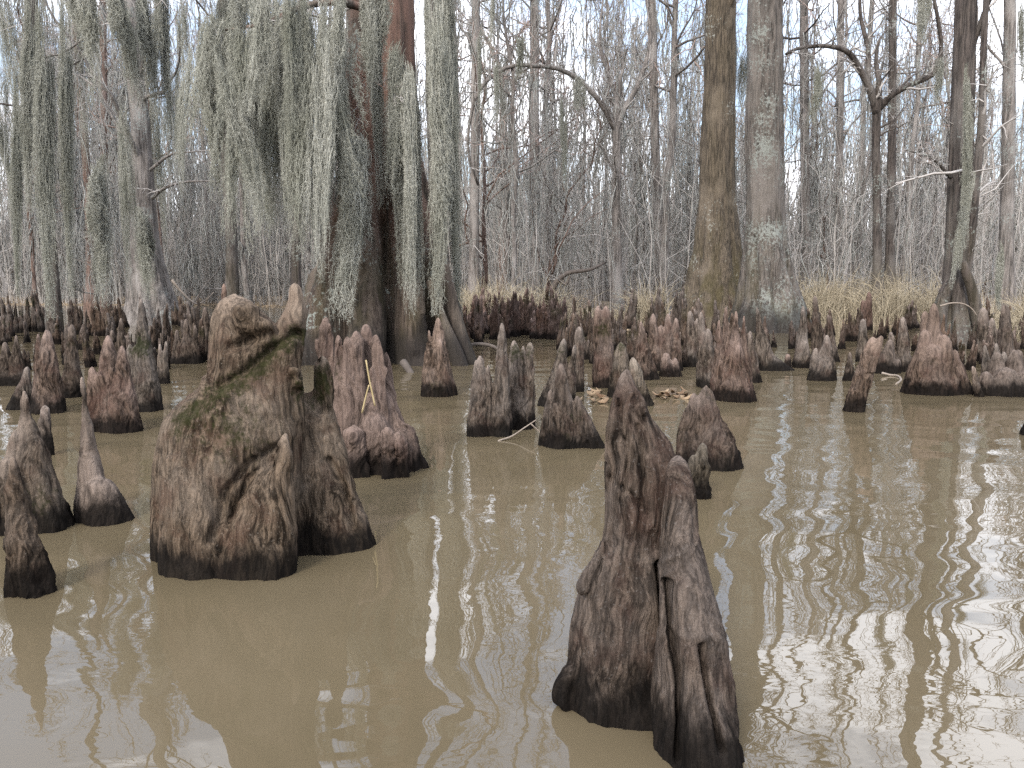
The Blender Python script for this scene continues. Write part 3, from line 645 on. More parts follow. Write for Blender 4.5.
# --- thin brush of the swamp floor
mb = MB(); S = 2300; D = 20 + 34 * r_.random(S) ** .9; X0 = (r_.random(S) * 2 - 1) * D * .95; D = np.maximum(D, bank(X0) + .5); H = r_.uniform(1.2, 7.5, S); n = 6; z = np.linspace(0, 1, n)
wob = np.cumsum(r_.normal(size=(S, n, 2)) * .10, axis=1)
P = np.stack([X0[:, None] + wob[..., 0], D[:, None] + wob[..., 1], z[None] * H[:, None] + gz(X0, D)[:, None] - .1], -1)
R = r_.uniform(.008, .024, S)[:, None] * (1 - .75 * z)[None]
tubes(mb, P, R, 3); B, RB = shoots(P, R, 7, .4, r_, .8, .3, 4, .3, .15, .6); tubes(mb, B, np.maximum(RB, .006), 3)
tag(obj('undergrowth', mb.mesh('undergrowth', M_BRUSH, False)), 'thin leafless brush between the trunks', 'undergrowth', kind='stuff')
BRUSH = P[:, 2:].reshape(-1, 3)

# --- trees one can tell apart, traced by their trunks
def big_tree(name, label, rows, D, H, mat, lobes=0, lobe_a=0.0, seed=0, nb=22, lf=.22, t0=.3, top_r=.25, lean=None, twig=None, extra=None, moss_n=.3, base_z=0.0, sides=72, root=None):
    """rows: (y, xl, xr) top to bottom in the view; above the frame the trunk goes on to the height H"""
    r_ = np.random.default_rng(seed + 300); px = rows_px(rows, D, .35 - base_z); px = np.array(px)[::-1]      # from the foot up
    top = px[-1]; d = px[-1] - px[-3]; sl = d[:2] / max(d[2], .1) if lean is None else np.array(lean)
    n2 = 9; zz = np.linspace(top[2], H, n2 + 1)[1:]; f = (zz - top[2]) / (H - top[2])
    ext = np.stack([top[0] + sl[0] * (zz - top[2]) + .12 * np.cumsum(r_.normal(size=n2)) * f, np.full(n2, top[1]) + .12 * np.cumsum(r_.normal(size=n2)) * f, zz, top[3] * (1 - f * .85)], -1)
    A = np.vstack([px, ext]); m_ = 150; zs = np.concatenate([np.linspace(A[0, 2], top[2], 110), np.linspace(top[2], H, 41)[1:]])
    cx, cy, hw = (np.interp(zs, A[:, 2], A[:, j]) for j in (0, 1, 3))
    ker = np.ones(7) / 7; hw = np.convolve(np.pad(hw, 3, 'edge'), ker, 'valid'); cx = np.convolve(np.pad(cx, 3, 'edge'), ker, 'valid')
    a = np.arange(sides) * 2 * PI / sides; th = a[None] + 0 * zs[:, None]
    rel = np.clip(hw / (top[3] * 1.02) - 1, 0, 1.5)[:, None]; Rm = hw[:, None] * np.ones_like(th)
    if lobes:
        ph = th * lobes / 2 + .35 * np.sin(zs[:, None] * 1.1 + th) + .5 * np.sin(2 * th + seed)
        l = np.abs(np.sin(ph)); Rm = Rm * (1 - lobe_a * np.minimum(rel * 1.6 + .05, 1.25) * (1 - l) ** 1.7)
    C = np.stack([Rm * np.cos(th), Rm * np.sin(th), np.broadcast_to(zs[:, None], th.shape)], -1)
    dn = .05 * fbm(C * [9, 9, .9] / max(.4, top[3] * 2), seed, 3) + .03 * (0.5 - np.abs(vn(C * [22, 22, 1.6], seed + 9)))
    Rm = Rm * (1 + dn * np.where(lobes, 1.0, .8))
    V = np.stack([cx[:, None] + Rm * np.cos(th), cy[:, None] + Rm * np.sin(th), C[..., 2]], -1)
    org = np.array([cx[5], cy[5], base_z]); V = V - org
    idx = np.arange(V.shape[0] * sides).reshape(-1, sides); nx = np.roll(idx, -1, 1); mb = MB()
    mb.add(V.reshape(-1, 3), np.stack([idx[:-1], nx[:-1], nx[1:], idx[1:]], -1))
    if root:
        for pts, w0, w1, dy in root:
            Q = np.array([W(x, y, D + dy) for x, y in pts]) - org; Q = cat(Q, 14); Rr = np.linspace(w0, w1, 14) / FPX * D; tube(mb, Q, Rr, 12)
    t = empty(name, org.tolist()); obj('trunk', mb.mesh('trunk', mat), t)
    zu = np.linspace(zs[0], zs[-1], 30); tp = np.stack([np.interp(zu, zs, cx), np.interp(zu, zs, cy), zu], -1) - org; tr = np.interp(zu, zs, hw) * .55
    b, tw, B1, B2, R1 = crown(tp, tr, r_, nb=nb, lf=lf, t0=t0, crook=.24, minr=.006, tw2=2)
    if extra:                                    # traced limbs: list of (points (x,y,D), r0, r1)
        Ps, Rs = [], []
        for pts, r0, r1 in extra:
            Q = np.array([W(x, y, dd) for x, y, dd in pts]) - org; Q = cat(Q, 24); Rr = np.linspace(r0, r1, 24); tube(b, Q, Rr, 8); Ps.append(Q); Rs.append(Rr)
        Ps = np.array(Ps); Rs = np.array(Rs); S1, Q1 = shoots(Ps, Rs, 9, .28, r_, .85, .12, 6, .28, .1, .45); S2, Q2 = shoots(S1, Q1, 5, .5, r_, .9, .1, 4, .3, .1, .6)
        tubes(tw, S1, Q1, 4); tubes(tw, S2, np.maximum(Q2, .004), 3)
    obj('crown', crown_mesh(b, tw, mat, twig or M_TWIG), t)
    tag(t, label, 'tree')
    an = np.concatenate([B1[:, 2:].reshape(-1, 3), B2[::2, 2:4].reshape(-1, 3)]) + org
    if moss_n: ANCH.append(an[r_.random(len(an)) < moss_n])
    return t

# the big cypress in the middle of the left half
DM = 10.9
big_tree('bald_cypress', 'massive bald cypress with a fluted flaring foot, draped in long grey moss',
    [(0, 347, 414), (60, 346, 415), (120, 344, 418), (170, 338, 424), (215, 328, 435), (255, 318, 445), (290, 308, 455), (320, 299, 462), (345, 291, 468), (368, 283, 475)], DM, 19, M_CYP, 9, .5, 1, nb=20, lf=.24, t0=.42, moss_n=0,
    extra=[([(372, -20, 10.8), (320, -42, 10.3), (262, -30, 9.8), (205, -20, 9.6), (165, -2, 9.4)], .10, .02), ([(372, 10, 10.6), (335, 2, 10.0), (300, 8, 9.6), (262, 24, 9.3), (225, 30, 9.2)], .055, .012),
           ([(372, -80, 10.6), (330, -120, 9.8), (280, -110, 9.4), (225, -90, 9.2), (170, -80, 9.0)], .11, .02), ([(385, -60, 10.6), (415, -80, 10.0), (450, -70, 9.6), (480, -40, 9.5)], .06, .015),
           ([(340, -10, 10.2), (336, 60, 9.9), (345, 150, 9.75), (358, 215, 9.7)], .014, .006), ([(352, 70, 9.9), (385, 88, 9.7), (402, 96, 9.6)], .010, .004)],
    root=[([(436, 232), (446, 280), (458, 330), (470, 368)], 5, 9, -.75), ([(430, 280), (442, 320), (455, 350), (462, 372)], 4, 8, -.95), ([(334, 240), (322, 290), (308, 340), (300, 372)], 6, 12, -.5)])
big_tree('cypress_tree', 'dark slim trunk pressed behind the big cypress, veiled in pale moss', [(0, 426, 441), (90, 426, 442), (170, 428, 444), (250, 430, 448), (300, 430, 452), (345, 428, 457)], 13.2, 16, M_DARK, 5, .2, 2, nb=14, t0=.5, sides=40, moss_n=.15)
big_tree('cypress_tree', 'grey lichened trunk leaning outward, on a swollen foot in shaded water', [(0, 117, 140), (60, 126, 143), (120, 132, 149), (180, 133, 153), (240, 132, 158), (270, 129, 165), (295, 128, 172), (312, 127, 180), (328, 125, 189)], 19.5, 20, M_GREY, 6, .2, 3, lean=(-.10, 0), nb=26, lf=.24, t0=.2,
    extra=[([(152, 198, 19.3), (165, 188, 19.0), (185, 182, 18.8), (215, 181, 18.6)], .05, .012), ([(150, 170, 19.3), (170, 155, 19.2), (190, 152, 19.0), (214, 150, 18.8)], .04, .01)])
big_tree('brown_tree', 'thick brown straight trunk with golden-green moss on its flared foot', [(0, 706, 735), (75, 705, 735), (150, 701, 734), (200, 699, 735), (250, 693, 741), (290, 683, 748), (312, 675, 757), (338, 664, 766)], 18.6, 22, M_BROWN, 7, .16, 4, nb=22, t0=.32, lean=(.005, 0))
big_tree('lichen_tree', 'thick trunk crusted with pale lichen, standing beside the brown one in water', [(0, 748, 782), (75, 748, 782), (150, 746, 783), (200, 748, 783), (250, 744, 787), (285, 740, 796), (312, 733, 805), (334, 724, 814)], 16.8, 21, M_LICH, 8, .25, 5, nb=22, t0=.34, lean=(.004, 0),
    root=[([(785, 275), (793, 300), (801, 318), (806, 334)], 3, 6, -.5)])
big_tree('hollow_tree', 'mossy dark trunk with a second stem and a hollow arched foot', [(0, 956, 976), (75, 953, 974), (150, 950, 972), (200, 948, 969), (250, 946, 968), (285, 943, 968), (315, 940, 976), (345, 936, 982)], 13.4, 17, M_DARK, 5, .28, 6, nb=20, t0=.28, lean=(.035, 0),
    extra=[([(960, 305, 13.35), (970, 240, 13.3), (975, 190, 13.2), (982, 120, 13.2), (984, 40, 13.2), (990, -60, 13.2)], .10, .04), ([(951, 178, 13.2), (935, 160, 13.0), (925, 155, 12.9), (905, 150, 12.8)], .03, .008), ([(958, 290, 13.4), (966, 200, 13.4), (962, 100, 13.4)], .05, .03)],
    root=[([(962, 262), (972, 290), (978, 320), (984, 350)], 4, 7, -.4), ([(950, 280), (940, 310), (936, 350)], 5, 9, -.3)])
big_tree('cypress_tree', 'slim reddish bare trunk with few side branches, left of the leaning grey one', [(30, 73, 80), (100, 78, 85), (170, 83, 90), (230, 86, 94), (280, 86, 96), (306, 84, 99)], 27, 17, M_RED, 0, 0, 7, nb=16, t0=.4, sides=16, lean=(-.03, 0), twig=M_TWIGR)
big_tree('cypress_tree', 'kinked dark tree at the picture edge, thick with hanging moss', [(0, 27, 38), (60, 24, 33), (120, 26, 36), (150, 38, 46), (200, 44, 52), (260, 48, 57), (318, 46, 62)], 15.5, 13, M_DARK, 0, 0, 8, nb=18, t0=.3, sides=24, lean=(-.05, 0))
big_tree('cypress_tree', 'straight grey-brown pole trunk rising behind the grass tufts', [(0, 530, 539), (120, 530, 539), (220, 529, 540), (300, 527, 543)], 25, 19, M_GREY, 0, 0, 9, nb=18, t0=.4, sides=20)
big_tree('cypress_tree', 'forking reddish tree crowned by a spray of dark limbs', [(75, 500, 506), (120, 500, 507), (200, 499, 508), (300, 496, 512)], 29, 9.0, M_RED, 0, 0, 10, nb=16, t0=.45, sides=16, twig=M_TWIGR,
    extra=[([(503, 75, 29), (490, 45, 28.6), (478, 25, 28.3), (470, -5, 28)], .08, .03), ([(503, 75, 29), (512, 50, 29), (522, 30, 29), (540, 10, 29)], .07, .02), ([(503, 90, 29), (486, 70, 29.5), (470, 60, 30)], .05, .015)])
big_tree('arched_tree', 'tree with one bare limb bent over in a wide arch', [(125, 612, 620), (150, 613, 621), (210, 612, 621), (270, 611, 622), (305, 609, 625)], 21, 7.0, M_GREY, 0, 0, 11, nb=10, t0=.5, sides=18,
    extra=[([(616, 132, 21), (604, 108, 20.8), (586, 86, 20.6), (562, 70, 20.3), (536, 66, 20.0), (508, 67, 19.8), (484, 84, 19.6), (472, 110, 19.6), (468, 150, 19.8), (478, 185, 20)], .075, .03), ([(616, 132, 21), (624, 110, 21), (640, 80, 21), (650, 40, 21.2), (646, -10, 21.4)], .09, .04), ([(622, 112, 21), (610, 80, 21.3), (600, 40, 21.5), (604, -10, 21.6)], .06, .025)])
big_tree('forking_tree', 'crooked dark forking tree whose bare limb reaches up towards the hollow tree', [(112, 873, 881), (150, 872, 880), (200, 873, 881), (260, 873, 882), (312, 871, 886)], 20, 7.4, M_DARK, 0, 0, 12, nb=8, t0=.6, sides=18,
    extra=[([(877, 115, 20), (871, 92, 19.9), (860, 70, 19.8), (848, 52, 19.6), (826, 46, 19.4), (800, 48, 19.2), (786, 54, 19)], .10, .03), ([(878, 110, 20), (892, 95, 19.8), (912, 84, 19.6), (934, 73, 19.4), (941, 50, 19.3), (938, 20, 19.2), (930, -20, 19.2)], .085, .035), ([(868, 88, 20), (868, 50, 20.2), (860, 10, 20.4), (862, -50, 20.6)], .07, .035)])
for lab, x, D, wpx, mat, dx in (('dark narrow trunk between the crooked forking tree and the hollow one', 890, 23, 8, M_DARK, 3), ('pale grey trunk seen close past the lichen-crusted one', 806, 26, 9, M_GREY, -2), ('grey trunk at the far edge behind the hollow-footed tree', 1006, 19, 12, M_GREY, 4), ('grey slanting trunk seen through the gap left of the brown one', 660, 24, 9, M_GREY, -8), ('grey tree with mossy stem between the pole trunk and the cypress', 474, 22, 9, M_GREY, 2), ('dark trunk half hidden by moss curtains beside the huge swollen knee', 232, 24, 10, M_DARK, -10), ('shadowed pole trunk seen between moss strands near the big cypress', 296, 20, 8, M_DARK, 6), ('reddish straight trunk in the gap behind the slim reddish one', 106, 31, 7, M_RED, -3), ('narrow upright trunk beyond the reeds, beside the pale grey one', 838, 30, 7, M_GREY, 3)):
    big_tree('cypress_tree', lab, [(0, x + dx - wpx * .45, x + dx + wpx * .45), (150, x + dx * .6 - wpx * .5, x + dx * .6 + wpx * .5), (250, x - wpx * .55, x + wpx * .55), (308, x - wpx * .8, x + wpx * .8)], D, 16 + x % 5, mat, 0, 0, 20 + x, nb=16, t0=.3, sides=16)

# ------------------------------------------------------------------ Spanish moss
def strands(mb, A, L, rad, r_, n=7, sway=.12, k=3):
    S = len(A); t = np.linspace(0, 1, n)
    w = np.cumsum(r_.normal(size=(S, n, 2)), axis=1) * sway / n ** .5 * np.minimum(L, 1.5)[:, None, None]; w[:, 0] = 0
    P = np.stack([A[:, None, 0] + w[..., 0], A[:, None, 1] + w[..., 1], A[:, None, 2] - t[None] * L[:, None]], -1)
    R = rad[:, None] * (np.array([.7, 1, .9, .8, .62, .42, .1]) if n == 7 else np.interp(t, [0, .15, .5, 1], [.6, 1, .8, .12]))[None] * r_.uniform(.6, 1.4, (S, n))
    tubes(mb, P, R, k); return P, R
# moss on the far trees, the brush and the woods: one mass
r_ = np.random.default_rng(21); mb = MB()
A = np.concatenate(ANCH); A = A[A[:, 2] > 1.2]
side = A[:, 0] / A[:, 1]                          # the moss hangs thickest towards the west
pm = np.interp(side, [-.7, -.25, -.1, .1, .7], [.95, .95, .75, .5, .5]); A = A[r_.random(len(A)) < pm * .62 * np.interp(A[:, 2], [5, 9], [1, .4])]
A = np.repeat(A, 2, 0) + r_.normal(size=(len(A) * 2, 3)) * [.07, .07, .05]
L = np.minimum(r_.gamma(2.2, .5, len(A)) + .2, np.maximum(A[:, 2] - .35, .3)); near = np.clip(A[:, 1] / 30, .6, 1.5)
strands(mb, A, L, r_.uniform(.010, .026, len(A)) * near, r_)
Bq = BRUSH[r_.random(len(BRUSH)) < .75]; strands(mb, Bq, np.minimum(r_.uniform(.3, 1.9, len(Bq)), Bq[:, 2] - .2).clip(.1), r_.uniform(.010, .022, len(Bq)), r_)
Fq = FARB; Fq = Fq[r_.random(len(Fq)) < np.interp(Fq[:, 2], [4, 8], [1, .45])]; strands(mb, Fq, np.minimum(r_.uniform(.5, 2.6, len(Fq)), np.maximum(Fq[:, 2] - .4, .2)), r_.uniform(.025, .06, len(Fq)), r_)
tag(obj('hanging_moss', mb.mesh('hanging_moss', M_MOSSD)), 'grey moss trailing from branches all through the far wood', 'moss', kind='stuff')

# moss curtains near enough to count: eight shapes
CP = []
for i in range(12):
    r_ = np.random.default_rng(40 + i); mb = MB(); Lc = [3.2, 2.4, 1.7, 2.8, 1.2, 2.0, 3.6, .9, 2.7, 2.2, 1.5, 4.0][i]; S = int(60 + 24 * Lc) * (1 if i < 8 else 2); wd = .20 + .045 * Lc
    nc = 7 if i < 8 else 3; cc = np.clip(r_.normal(size=(nc, 2)) * [.62, .4], -1.2, 1.2); cl = 1 - .62 * r_.random(nc) ** 1.1; cl[0] = 1; ci = r_.integers(0, nc, S); z0 = -r_.random(nc) ** 2 * .3 * Lc
    q = cc[ci] + r_.normal(size=(S, 2)) * .17; A = np.stack([q[:, 0] * wd, q[:, 1] * wd, z0[ci] - r_.random(S) ** 2 * .3 * Lc], -1); cen = cc[ci] * wd * .85
    L = np.maximum((Lc + A[:, 2]) * cl[ci] * (1 - .5 * r_.random(S) ** 1.6), .12 * Lc); n = 16; t = np.linspace(0, 1, n)
    cw = np.cumsum(r_.normal(size=(nc, n, 2)) * .030, axis=1)[ci]; w = np.cumsum(r_.normal(size=(S, n, 2)) * .017, axis=1) + cw; w[:, 0] = 0; con = 1 - .75 * t
    P = np.stack([cen[:, None, 0] + (A[:, 0] - cen[:, 0])[:, None] * con + w[..., 0], cen[:, None, 1] + (A[:, 1] - cen[:, 1])[:, None] * con + w[..., 1], A[:, None, 2] - t[None] * L[:, None]], -1)
    R = r_.uniform(.0025, .006, S)[:, None] * np.interp(t, [0, .1, .6, 1], [.5, 1, .9, .25])[None] * r_.uniform(.5, 1.5, (S, n)); tubes(mb, P, R, 3)
    N = int(S * 60); s = r_.integers(0, S, N); j = r_.integers(1, n - 1, N); st = P[s, j] + (P[s, j + 1] - P[s, j]) * r_.random((N, 1)); d = norm(r_.normal(size=(N, 3)) * [1, 1, .5] + [0, 0, -.55]); d2 = norm(d + r_.normal(size=(N, 3)) * .7 + [0, 0, -.5])
    ln = r_.uniform(.014, .045, (N, 1)); Q = np.stack([st, st + d * ln, st + d * ln + d2 * ln], 1); tubes(mb, Q, np.array([[.0026, .0022, .0009]]) * r_.uniform(.7, 1.3, (N, 1)), 3)
    CP.append((mb.mesh('spanish_moss', M_MOSS), Lc, wd))
def curtain(x, y0, y1, D, wpx, label, group=None, tilt=0.0, seed=None, dense=False):
    a = W(x, y0, D); b = W(x + tilt, y1, D); L = a[2] - b[2]; i = min(range(8, 12) if dense else range(8), key=lambda q: abs(math.log(CP[q][1] / L)) + (.12 * ((q * 7 + (seed if seed is not None else int(x))) % 3)))
    me, Lc, wd = CP[i]; o = obj('spanish_moss', me, loc=a.tolist()); sx = wpx / FPX * D / (wd * 1.5)
    o.scale = (sx, sx * .8, L / Lc); o.rotation_euler = (0, math.atan2((a[0] - b[0]), L), (seed or int(x * 7)) % 2 * PI)
    return tag(o, label, 'spanish moss', group)
for c in [
    (353, 130, 322, 9.55, 36, 'broad pale moss curtain ending in a blunt tongue before the cypress foot', None, 16), (335, 20, 232, 9.5, 28, 'greenish moss curtain slanting down across the cypress flank', None, 24), (362, -30, 90, 9.9, 22, 'pale moss tuft lying on the upper cypress trunk', None, 6),
    (398, 40, 290, 9.75, 24, 'moss tress dangling down the middle of the cypress trunk', None, 4), (407, 60, 316, 9.7, 18, 'thin moss tress ending low in a point mid-trunk', None, 3), (433, -40, 318, 9.7, 32, 'long thick moss rope on the cypress side that faces the grass tufts', None, 4),
    (424, -30, 150, 10.2, 9, 'sparse moss strip high beside the reddish bark', None, 6), (446, -30, 190, 10.6, 18, 'upper moss veil over the dark slim trunk', None, 6), (452, -30, 322, 10.8, 22, 'lower moss veil over the dark slim trunk', None, 6), (374, -30, 210, 9.8, 18, 'moss beard below the twig on the cypress bark', None, 6), (416, 90, 300, 9.75, 14, 'short moss wisp beside the thick moss rope', None, 2),
    (34, -20, 215, 13.5, 20, 'dark green moss streamer at the picture edge on the kinked tree', None, -2), (46, -10, 320, 13.0, 24, 'longest moss streamer, hanging from the kinked tree almost to the water', None, 8), (66, -10, 300, 13.6, 17, 'long thin moss streamer beside the slim reddish trunk', None, 8), (83, -40, 56, 11, 22, 'dark bushy moss clump at the top edge by the leaning grey trunk', None, 0),
    (108, -30, 110, 12, 22, 'slanting moss swag on the leaning grey trunk', None, 26), (138, -20, 120, 12.5, 17, 'pale moss swag hanging beyond the leaning grey trunk', None, 14), (160, -30, 140, 12.5, 16, 'wispy moss swag below the top edge, between two trunks', None, 8),
    (143, 205, 300, 18.5, 18, 'moss shawl on the lower stem of the leaning grey trunk', None, 0), (96, 150, 308, 15, 22, 'faint low moss streamer over the shaded water', None, 0), (20, 60, 300, 15, 14, 'ragged moss streamer hugging the very picture edge', None, 0),
    (966, 60, 250, 12.6, 8, 'moss coat on the upper stem of the hollow tree', None, -3), (975, 170, 290, 12.8, 8, 'moss beard hanging beside the hollow arched foot', None, 3), (918, -20, 45, 12, 10, 'short dark moss tuft at the top edge by the hollow tree', None, 0), (996, 240, 310, 12.5, 6, 'low moss wisp between hollow tree and picture edge', None, 0)]:
    curtain(*c, dense=True)
r_ = np.random.default_rng(33)
for k in range(40):
    x = 208 + 132 * ((k * .618) % 1.0); y0 = r_.uniform(-60, 60) + (0 if x > 230 else 20); y1 = y0 + r_.uniform(110, 250) * (1.1 if 225 < x < 330 else .85); D = r_.uniform(8.7, 10.4)
    curtain(x, y0, min(y1, 308), D, r_.uniform(11, 24), 'one of the many grey moss tresses curtaining the limb of the big cypress', 'moss tresses under the cypress limb', r_.uniform(-6, 46), k)
for k in range(20):
    x = r_.uniform(-60, 215); y0 = r_.uniform(-60, 120); D = r_.uniform(13, 22); y1 = min(y0 + r_.uniform(90, 230), 300)
    curtain(x, y0, y1, D, r_.uniform(7, 14), 'grey moss tress among the trees over the shaded water', 'moss tresses over the shaded water', r_.uniform(-8, 24), k)
for k in range(14):
    x = r_.uniform(465, 1080); y0 = r_.uniform(-40, 90); D = r_.uniform(15, 24)
    curtain(x, y0, y0 + r_.uniform(40, 120), D, r_.uniform(5, 10), 'thin moss wisp trailing from a twig in the open wood', 'moss wisps in the open wood', r_.uniform(-2, 3), k)

# ------------------------------------------------------------------ grasses, litter, sticks
r_ = np.random.default_rng(55); mb = MB(); Ps = []; Rs = []
def tuft(cx, cy, cnt, spread, h):
    z = gz(cx, cy); S = cnt; q = r_.normal(size=(S, 2)) * spread; hh = h * r_.uniform(.45, 1.15, S); az = r_.random(S) * 6.28; bend = r_.uniform(.1, 1.0, S) * hh; n = 7; t = np.linspace(0, 1, n)[None]
    P = np.stack([cx + q[:, :1] + (np.cos(az) * bend)[:, None] * t ** 2.2, cy + q[:, 1:] + (np.sin(az) * bend)[:, None] * t ** 2.2, z - .05 + hh[:, None] * (t - .42 * (bend / hh)[:, None] * t ** 3)], -1)
    Ps.append(P); Rs.append(r_.uniform(.007, .014, S)[:, None] * (1.05 - .9 * t))
for k in range(60): px = r_.uniform(786, 942); D = r_.uniform(18.6, 21.5); tuft(W(px, 280, D)[0], D, 34, .22, r_.uniform(.8, 1.6))
for k in range(20): px = r_.uniform(985, 1060); D = r_.uniform(15.5, 18); tuft(W(px, 280, D)[0], D, 36, .13, r_.uniform(.6, 1.15))
for k in range(30): px = r_.uniform(458, 566); D = r_.uniform(17.6, 19); tuft(W(px, 280, D)[0], D, 40, .18, r_.uniform(.8, 1.35))
for k in range(5): px = r_.uniform(636, 662); D = r_.uniform(17.6, 18.4); tuft(W(px, 280, D)[0], D, 46, .14, r_.uniform(.9, 1.3))
for k in range(8): px = r_.uniform(560, 740); D = r_.uniform(17.6, 19); tuft(W(px, 280, D)[0], D, 30, .1, r_.uniform(.4, .7))
tubes(mb, np.concatenate(Ps), np.concatenate(Rs), 3)
tag(obj('dry_grass', mb.mesh('dry_grass', M_GRASS)), 'tan dry grass and reeds along the bank', 'grass', kind='stuff')

def stick(name, label, limbs, mat, cat_='stick'):
    mb = MB()
    for pts, r0, r1 in limbs:
        Q = cat([W(x, y, D) for x, y, D in pts], 16); tube(mb, Q, np.linspace(r0, r1, 16), 8)
    me = mb.mesh(name, mat); co = np.concatenate(mb.v); org = co.mean(0); me.vertices.foreach_set('co', (co - org).astype(np.float32).ravel()); me.update()
    return tag(obj(name, me, loc=org.tolist()), label, cat_)
d = GD(441)
stick('twig', 'pale forked twig sticking out of the water by the twin slab knee', [([(498, 441, d), (512, 436, d + .05), (524, 428, d + .1), (536, 420, d + .12)], .006, .004), ([(531, 424, d + .1), (540, 432, d + .1), (548, 438, d + .05), (557, 446, d - .05)], .005, .003), ([(499, 446, d - .05), (520, 451, d - .1), (545, 449, d - .1), (556, 445, d - .05)], .004, .002)], M_STICK)
d = GD(356) - .6
stick('bent_branch', 'dark bent branch arching out of the water behind the twin slabs', [([(463, 353, d), (468, 346, d), (480, 344, d), (492, 346, d), (498, 350, d), (497, 356, d), (496, 362, d)], .03, .016)], M_BRANCH, 'branch')
stick('driftwood', 'short black driftwood end poking up at the cypress foot', [([(403, 362, 9.3), (409, 370, 9.2), (414, 380, 9.1)], .05, .035)], M_BRANCH, 'driftwood')
d = 20.5
stick('fallen_branch', 'dead black branch lying over the bank behind the knees', [([(552, 290, d), (558, 280, d), (568, 273, d), (580, 271, d), (592, 269, d), (606, 262, d + .5)], .08, .03), ([(560, 280, d), (566, 284, d), (570, 276, d)], .05, .03), ([(553, 288, d), (556, 300, d), (552, 312, d)], .06, .05)], M_BRANCH, 'branch')
stick('pale_branch', 'thin pale bare branch leaning beside the leaf-littered bank', [([(172, 280, 21), (180, 290, 21), (190, 300, 21), (197, 304, 21), (206, 300, 21), (214, 292, 21)], .035, .012)], M_STICK, 'branch')
d = GD(352)
stick('reed_stem', 'pale bent reed stem arched over the hollow tree foot', [([(940, 306, 12.3), (952, 303, 12.3), (964, 304, 12.3), (972, 309, 12.3), (977, 316, 12.3)], .012, .008)], M_STICK, 'reed')
stick('root_loop', 'pale root loop lying on the water by the curled root knee', [([(882, 373, GD(376)), (890, 375, GD(376)), (898, 376, GD(377)), (901, 380, GD(380)), (896, 384, GD(384))], .014, .01)], M_STICK, 'root')
# straw caught on the finger cluster
Dk = GD(475) + .03
def straw(label, pts):
    mb = MB(); Q = cat([W(x, y, Dk) for x, y in pts], 10); tube(mb, Q, np.linspace(.0045, .0055, 10), 6); return tag(obj('straw', mb.mesh('straw', M_STRAW)), label, 'straw')
straw('long yellow straw blade stuck on the reddish finger cluster', [(366, 360), (369, 378), (372, 392), (375, 406)])
straw('short yellow straw bit at the tail of the long blade', [(369, 385), (366, 396), (362, 413)])
# leaves drifted together between the knees: separate leaves
mb = MB(); a = np.linspace(0, 2 * PI, 9)[:-1]
V = np.concatenate([np.stack([np.cos(a) * .055, np.sin(a) * .03, .014 * np.cos(2 * a)], -1), [[0, 0, .004]]]); V2 = V - [0, 0, .003]; i = np.arange(8); j = (i + 1) % 8
mb.add(np.concatenate([V, V2]), np.stack([i, i + 9, j + 9, j], -1), np.concatenate([np.stack([i, j, np.full(8, 8)], -1), np.stack([i + 9, np.full(8, 17), j + 9], -1)]))
LEAF = mb.mesh('dead_leaf', M_LEAF)
for k in range(28):
    px, py = (r_.uniform(655, 690), r_.uniform(390, 401)) if k < 16 else (r_.uniform(578, 606), r_.uniform(391, 404))
    D = GD(py); p = W(px, py, D); o = obj('dead_leaf', LEAF, loc=(p[0], D, .012 + .02 * r_.random())); o.rotation_euler = (r_.uniform(-.6, .6), r_.uniform(-.6, .6), r_.random() * 6.28); s = r_.uniform(.5, 1.2); o.scale = (s, s, s)
    tag(o, 'curled brown leaf in the drift beside the dark pyramid knee' if k < 16 else 'curled brown leaf in the drift beside the hooked pointed knee', 'leaf', 'leaves drifted by the pyramid knee' if k < 16 else 'leaves drifted by the hooked knee')
mb = MB(); S = 1500; px = r_.uniform(155, 222, S); D = r_.uniform(25, 33, S); s_ = r_.uniform(.04, .10, S); x = (px - 512) / FPX * D; zz = gz(x, D) + .03
az = r_.random(S) * 6.28; tl = r_.uniform(-.5, .5, (S, 2)); u = np.stack([np.cos(az), np.sin(az), tl[:, 0]], -1) * s_[:, None]; v = np.stack([-np.sin(az), np.cos(az), tl[:, 1]], -1) * s_[:, None] * .6; c = np.stack([x, D, zz], -1)
mb.add(np.stack([c - u, c - v, c + u, c + v], 1), np.arange(S * 4).reshape(S, 4))
tag(obj('leaf_litter', mb.mesh('leaf_litter', M_GRASS, False)), 'tan fallen leaves on the shaded bank', 'leaf litter', kind='stuff')

# ------------------------------------------------------------------ sky, sun, view
SUN_EL, SUN_ROT = math.radians(36), math.radians(205)
w = bpy.data.worlds.new('World'); sc.world = w; w.use_nodes = True; nt = w.node_tree; nt.nodes.clear()
out = nt.nodes.new('ShaderNodeOutputWorld'); bg = nt.nodes.new('ShaderNodeBackground'); sky = nt.nodes.new('ShaderNodeTexSky')
sky.sky_type = 'NISHITA'; sky.sun_disc = False; sky.sun_elevation = SUN_EL; sky.sun_rotation = SUN_ROT; sky.dust_density = 1.5
tc = nt.nodes.new('ShaderNodeTexCoord'); nz = nt.nodes.new('ShaderNodeTexNoise'); nz.inputs['Scale'].default_value = 3.2; nz.inputs['Detail'].default_value = 6; nz.inputs['Roughness'].default_value = 0.55
mp = nt.nodes.new('ShaderNodeMapping'); mp.inputs['Scale'].default_value = (1, 1, 2.2)
nt.links.new(tc.outputs['Generated'], mp.inputs[0]); nt.links.new(mp.outputs[0], nz.inputs['Vector'])
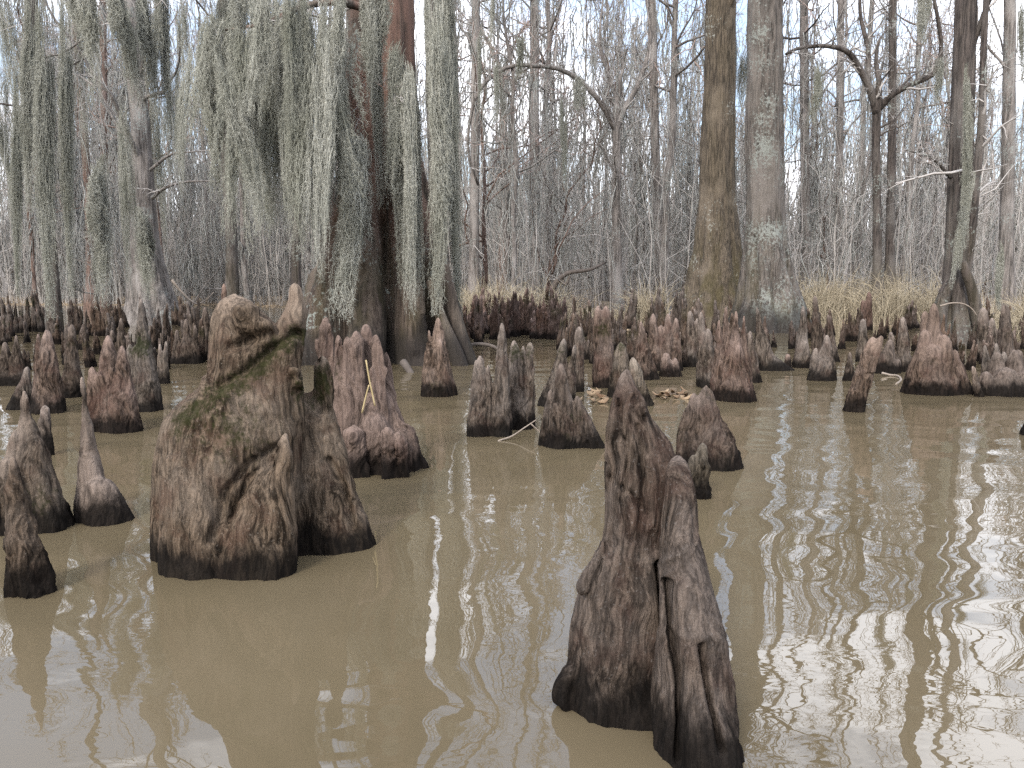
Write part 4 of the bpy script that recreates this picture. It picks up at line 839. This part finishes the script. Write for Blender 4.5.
mr = nt.nodes.new('ShaderNodeMapRange'); mr.interpolation_type = 'SMOOTHSTEP'; mr.inputs[1].default_value = 0.42; mr.inputs[2].default_value = 0.62; mr.inputs[3].default_value = 0.12
nt.links.new(nz.outputs[0], mr.inputs[0])
mx = nt.nodes.new('ShaderNodeMix'); mx.data_type = 'RGBA'; nt.links.new(mr.outputs[0], mx.inputs[0]); nt.links.new(sky.outputs[0], mx.inputs[6]); mx.inputs[7].default_value = (11.5, 11.8, 12.6, 1)
sx = nt.nodes.new('ShaderNodeSeparateXYZ'); nt.links.new(tc.outputs['Generated'], sx.inputs[0])
g = nt.nodes.new('ShaderNodeMapRange'); nt.links.new(sx.outputs[2], g.inputs[0]); g.inputs[1].default_value = 0.22; g.inputs[2].default_value = 0.7; g.inputs[3].default_value = 0.62; g.inputs[4].default_value = 1.7
vm = nt.nodes.new('ShaderNodeVectorMath'); vm.operation = 'SCALE'; nt.links.new(mx.outputs[2], vm.inputs[0]); nt.links.new(g.outputs[0], vm.inputs['Scale']); nt.links.new(vm.outputs[0], bg.inputs[0]); bg.inputs[1].default_value = 0.10; nt.links.new(bg.outputs[0], out.inputs[0])
sl = bpy.data.lights.new('sun', 'SUN'); sl.energy = 1.5; sl.angle = math.radians(14); sl.color = (1, 0.96, 0.9)
so = bpy.data.objects.new('sun', sl); COL.objects.link(so)
sd = Vector((math.sin(SUN_ROT) * math.cos(SUN_EL), math.cos(SUN_ROT) * math.cos(SUN_EL), math.sin(SUN_EL)))
so.rotation_euler = sd.to_track_quat('Z', 'Y').to_euler()
vs = sc.view_settings; vs.view_transform = 'Standard'; vs.look = 'None'; vs.exposure = 1.85; vs.gamma = 1; vs.use_curve_mapping = False
sc.cycles.use_denoising = False; sc.cycles.use_adaptive_sampling = False
sc.cycles.sample_clamp_indirect = 4; sc.cycles.max_bounces = 6; sc.cycles.diffuse_bounces = 3; sc.cycles.glossy_bounces = 3; sc.cycles.transmission_bounces = 2
print('script seconds', round(time.time() - T_START, 1))
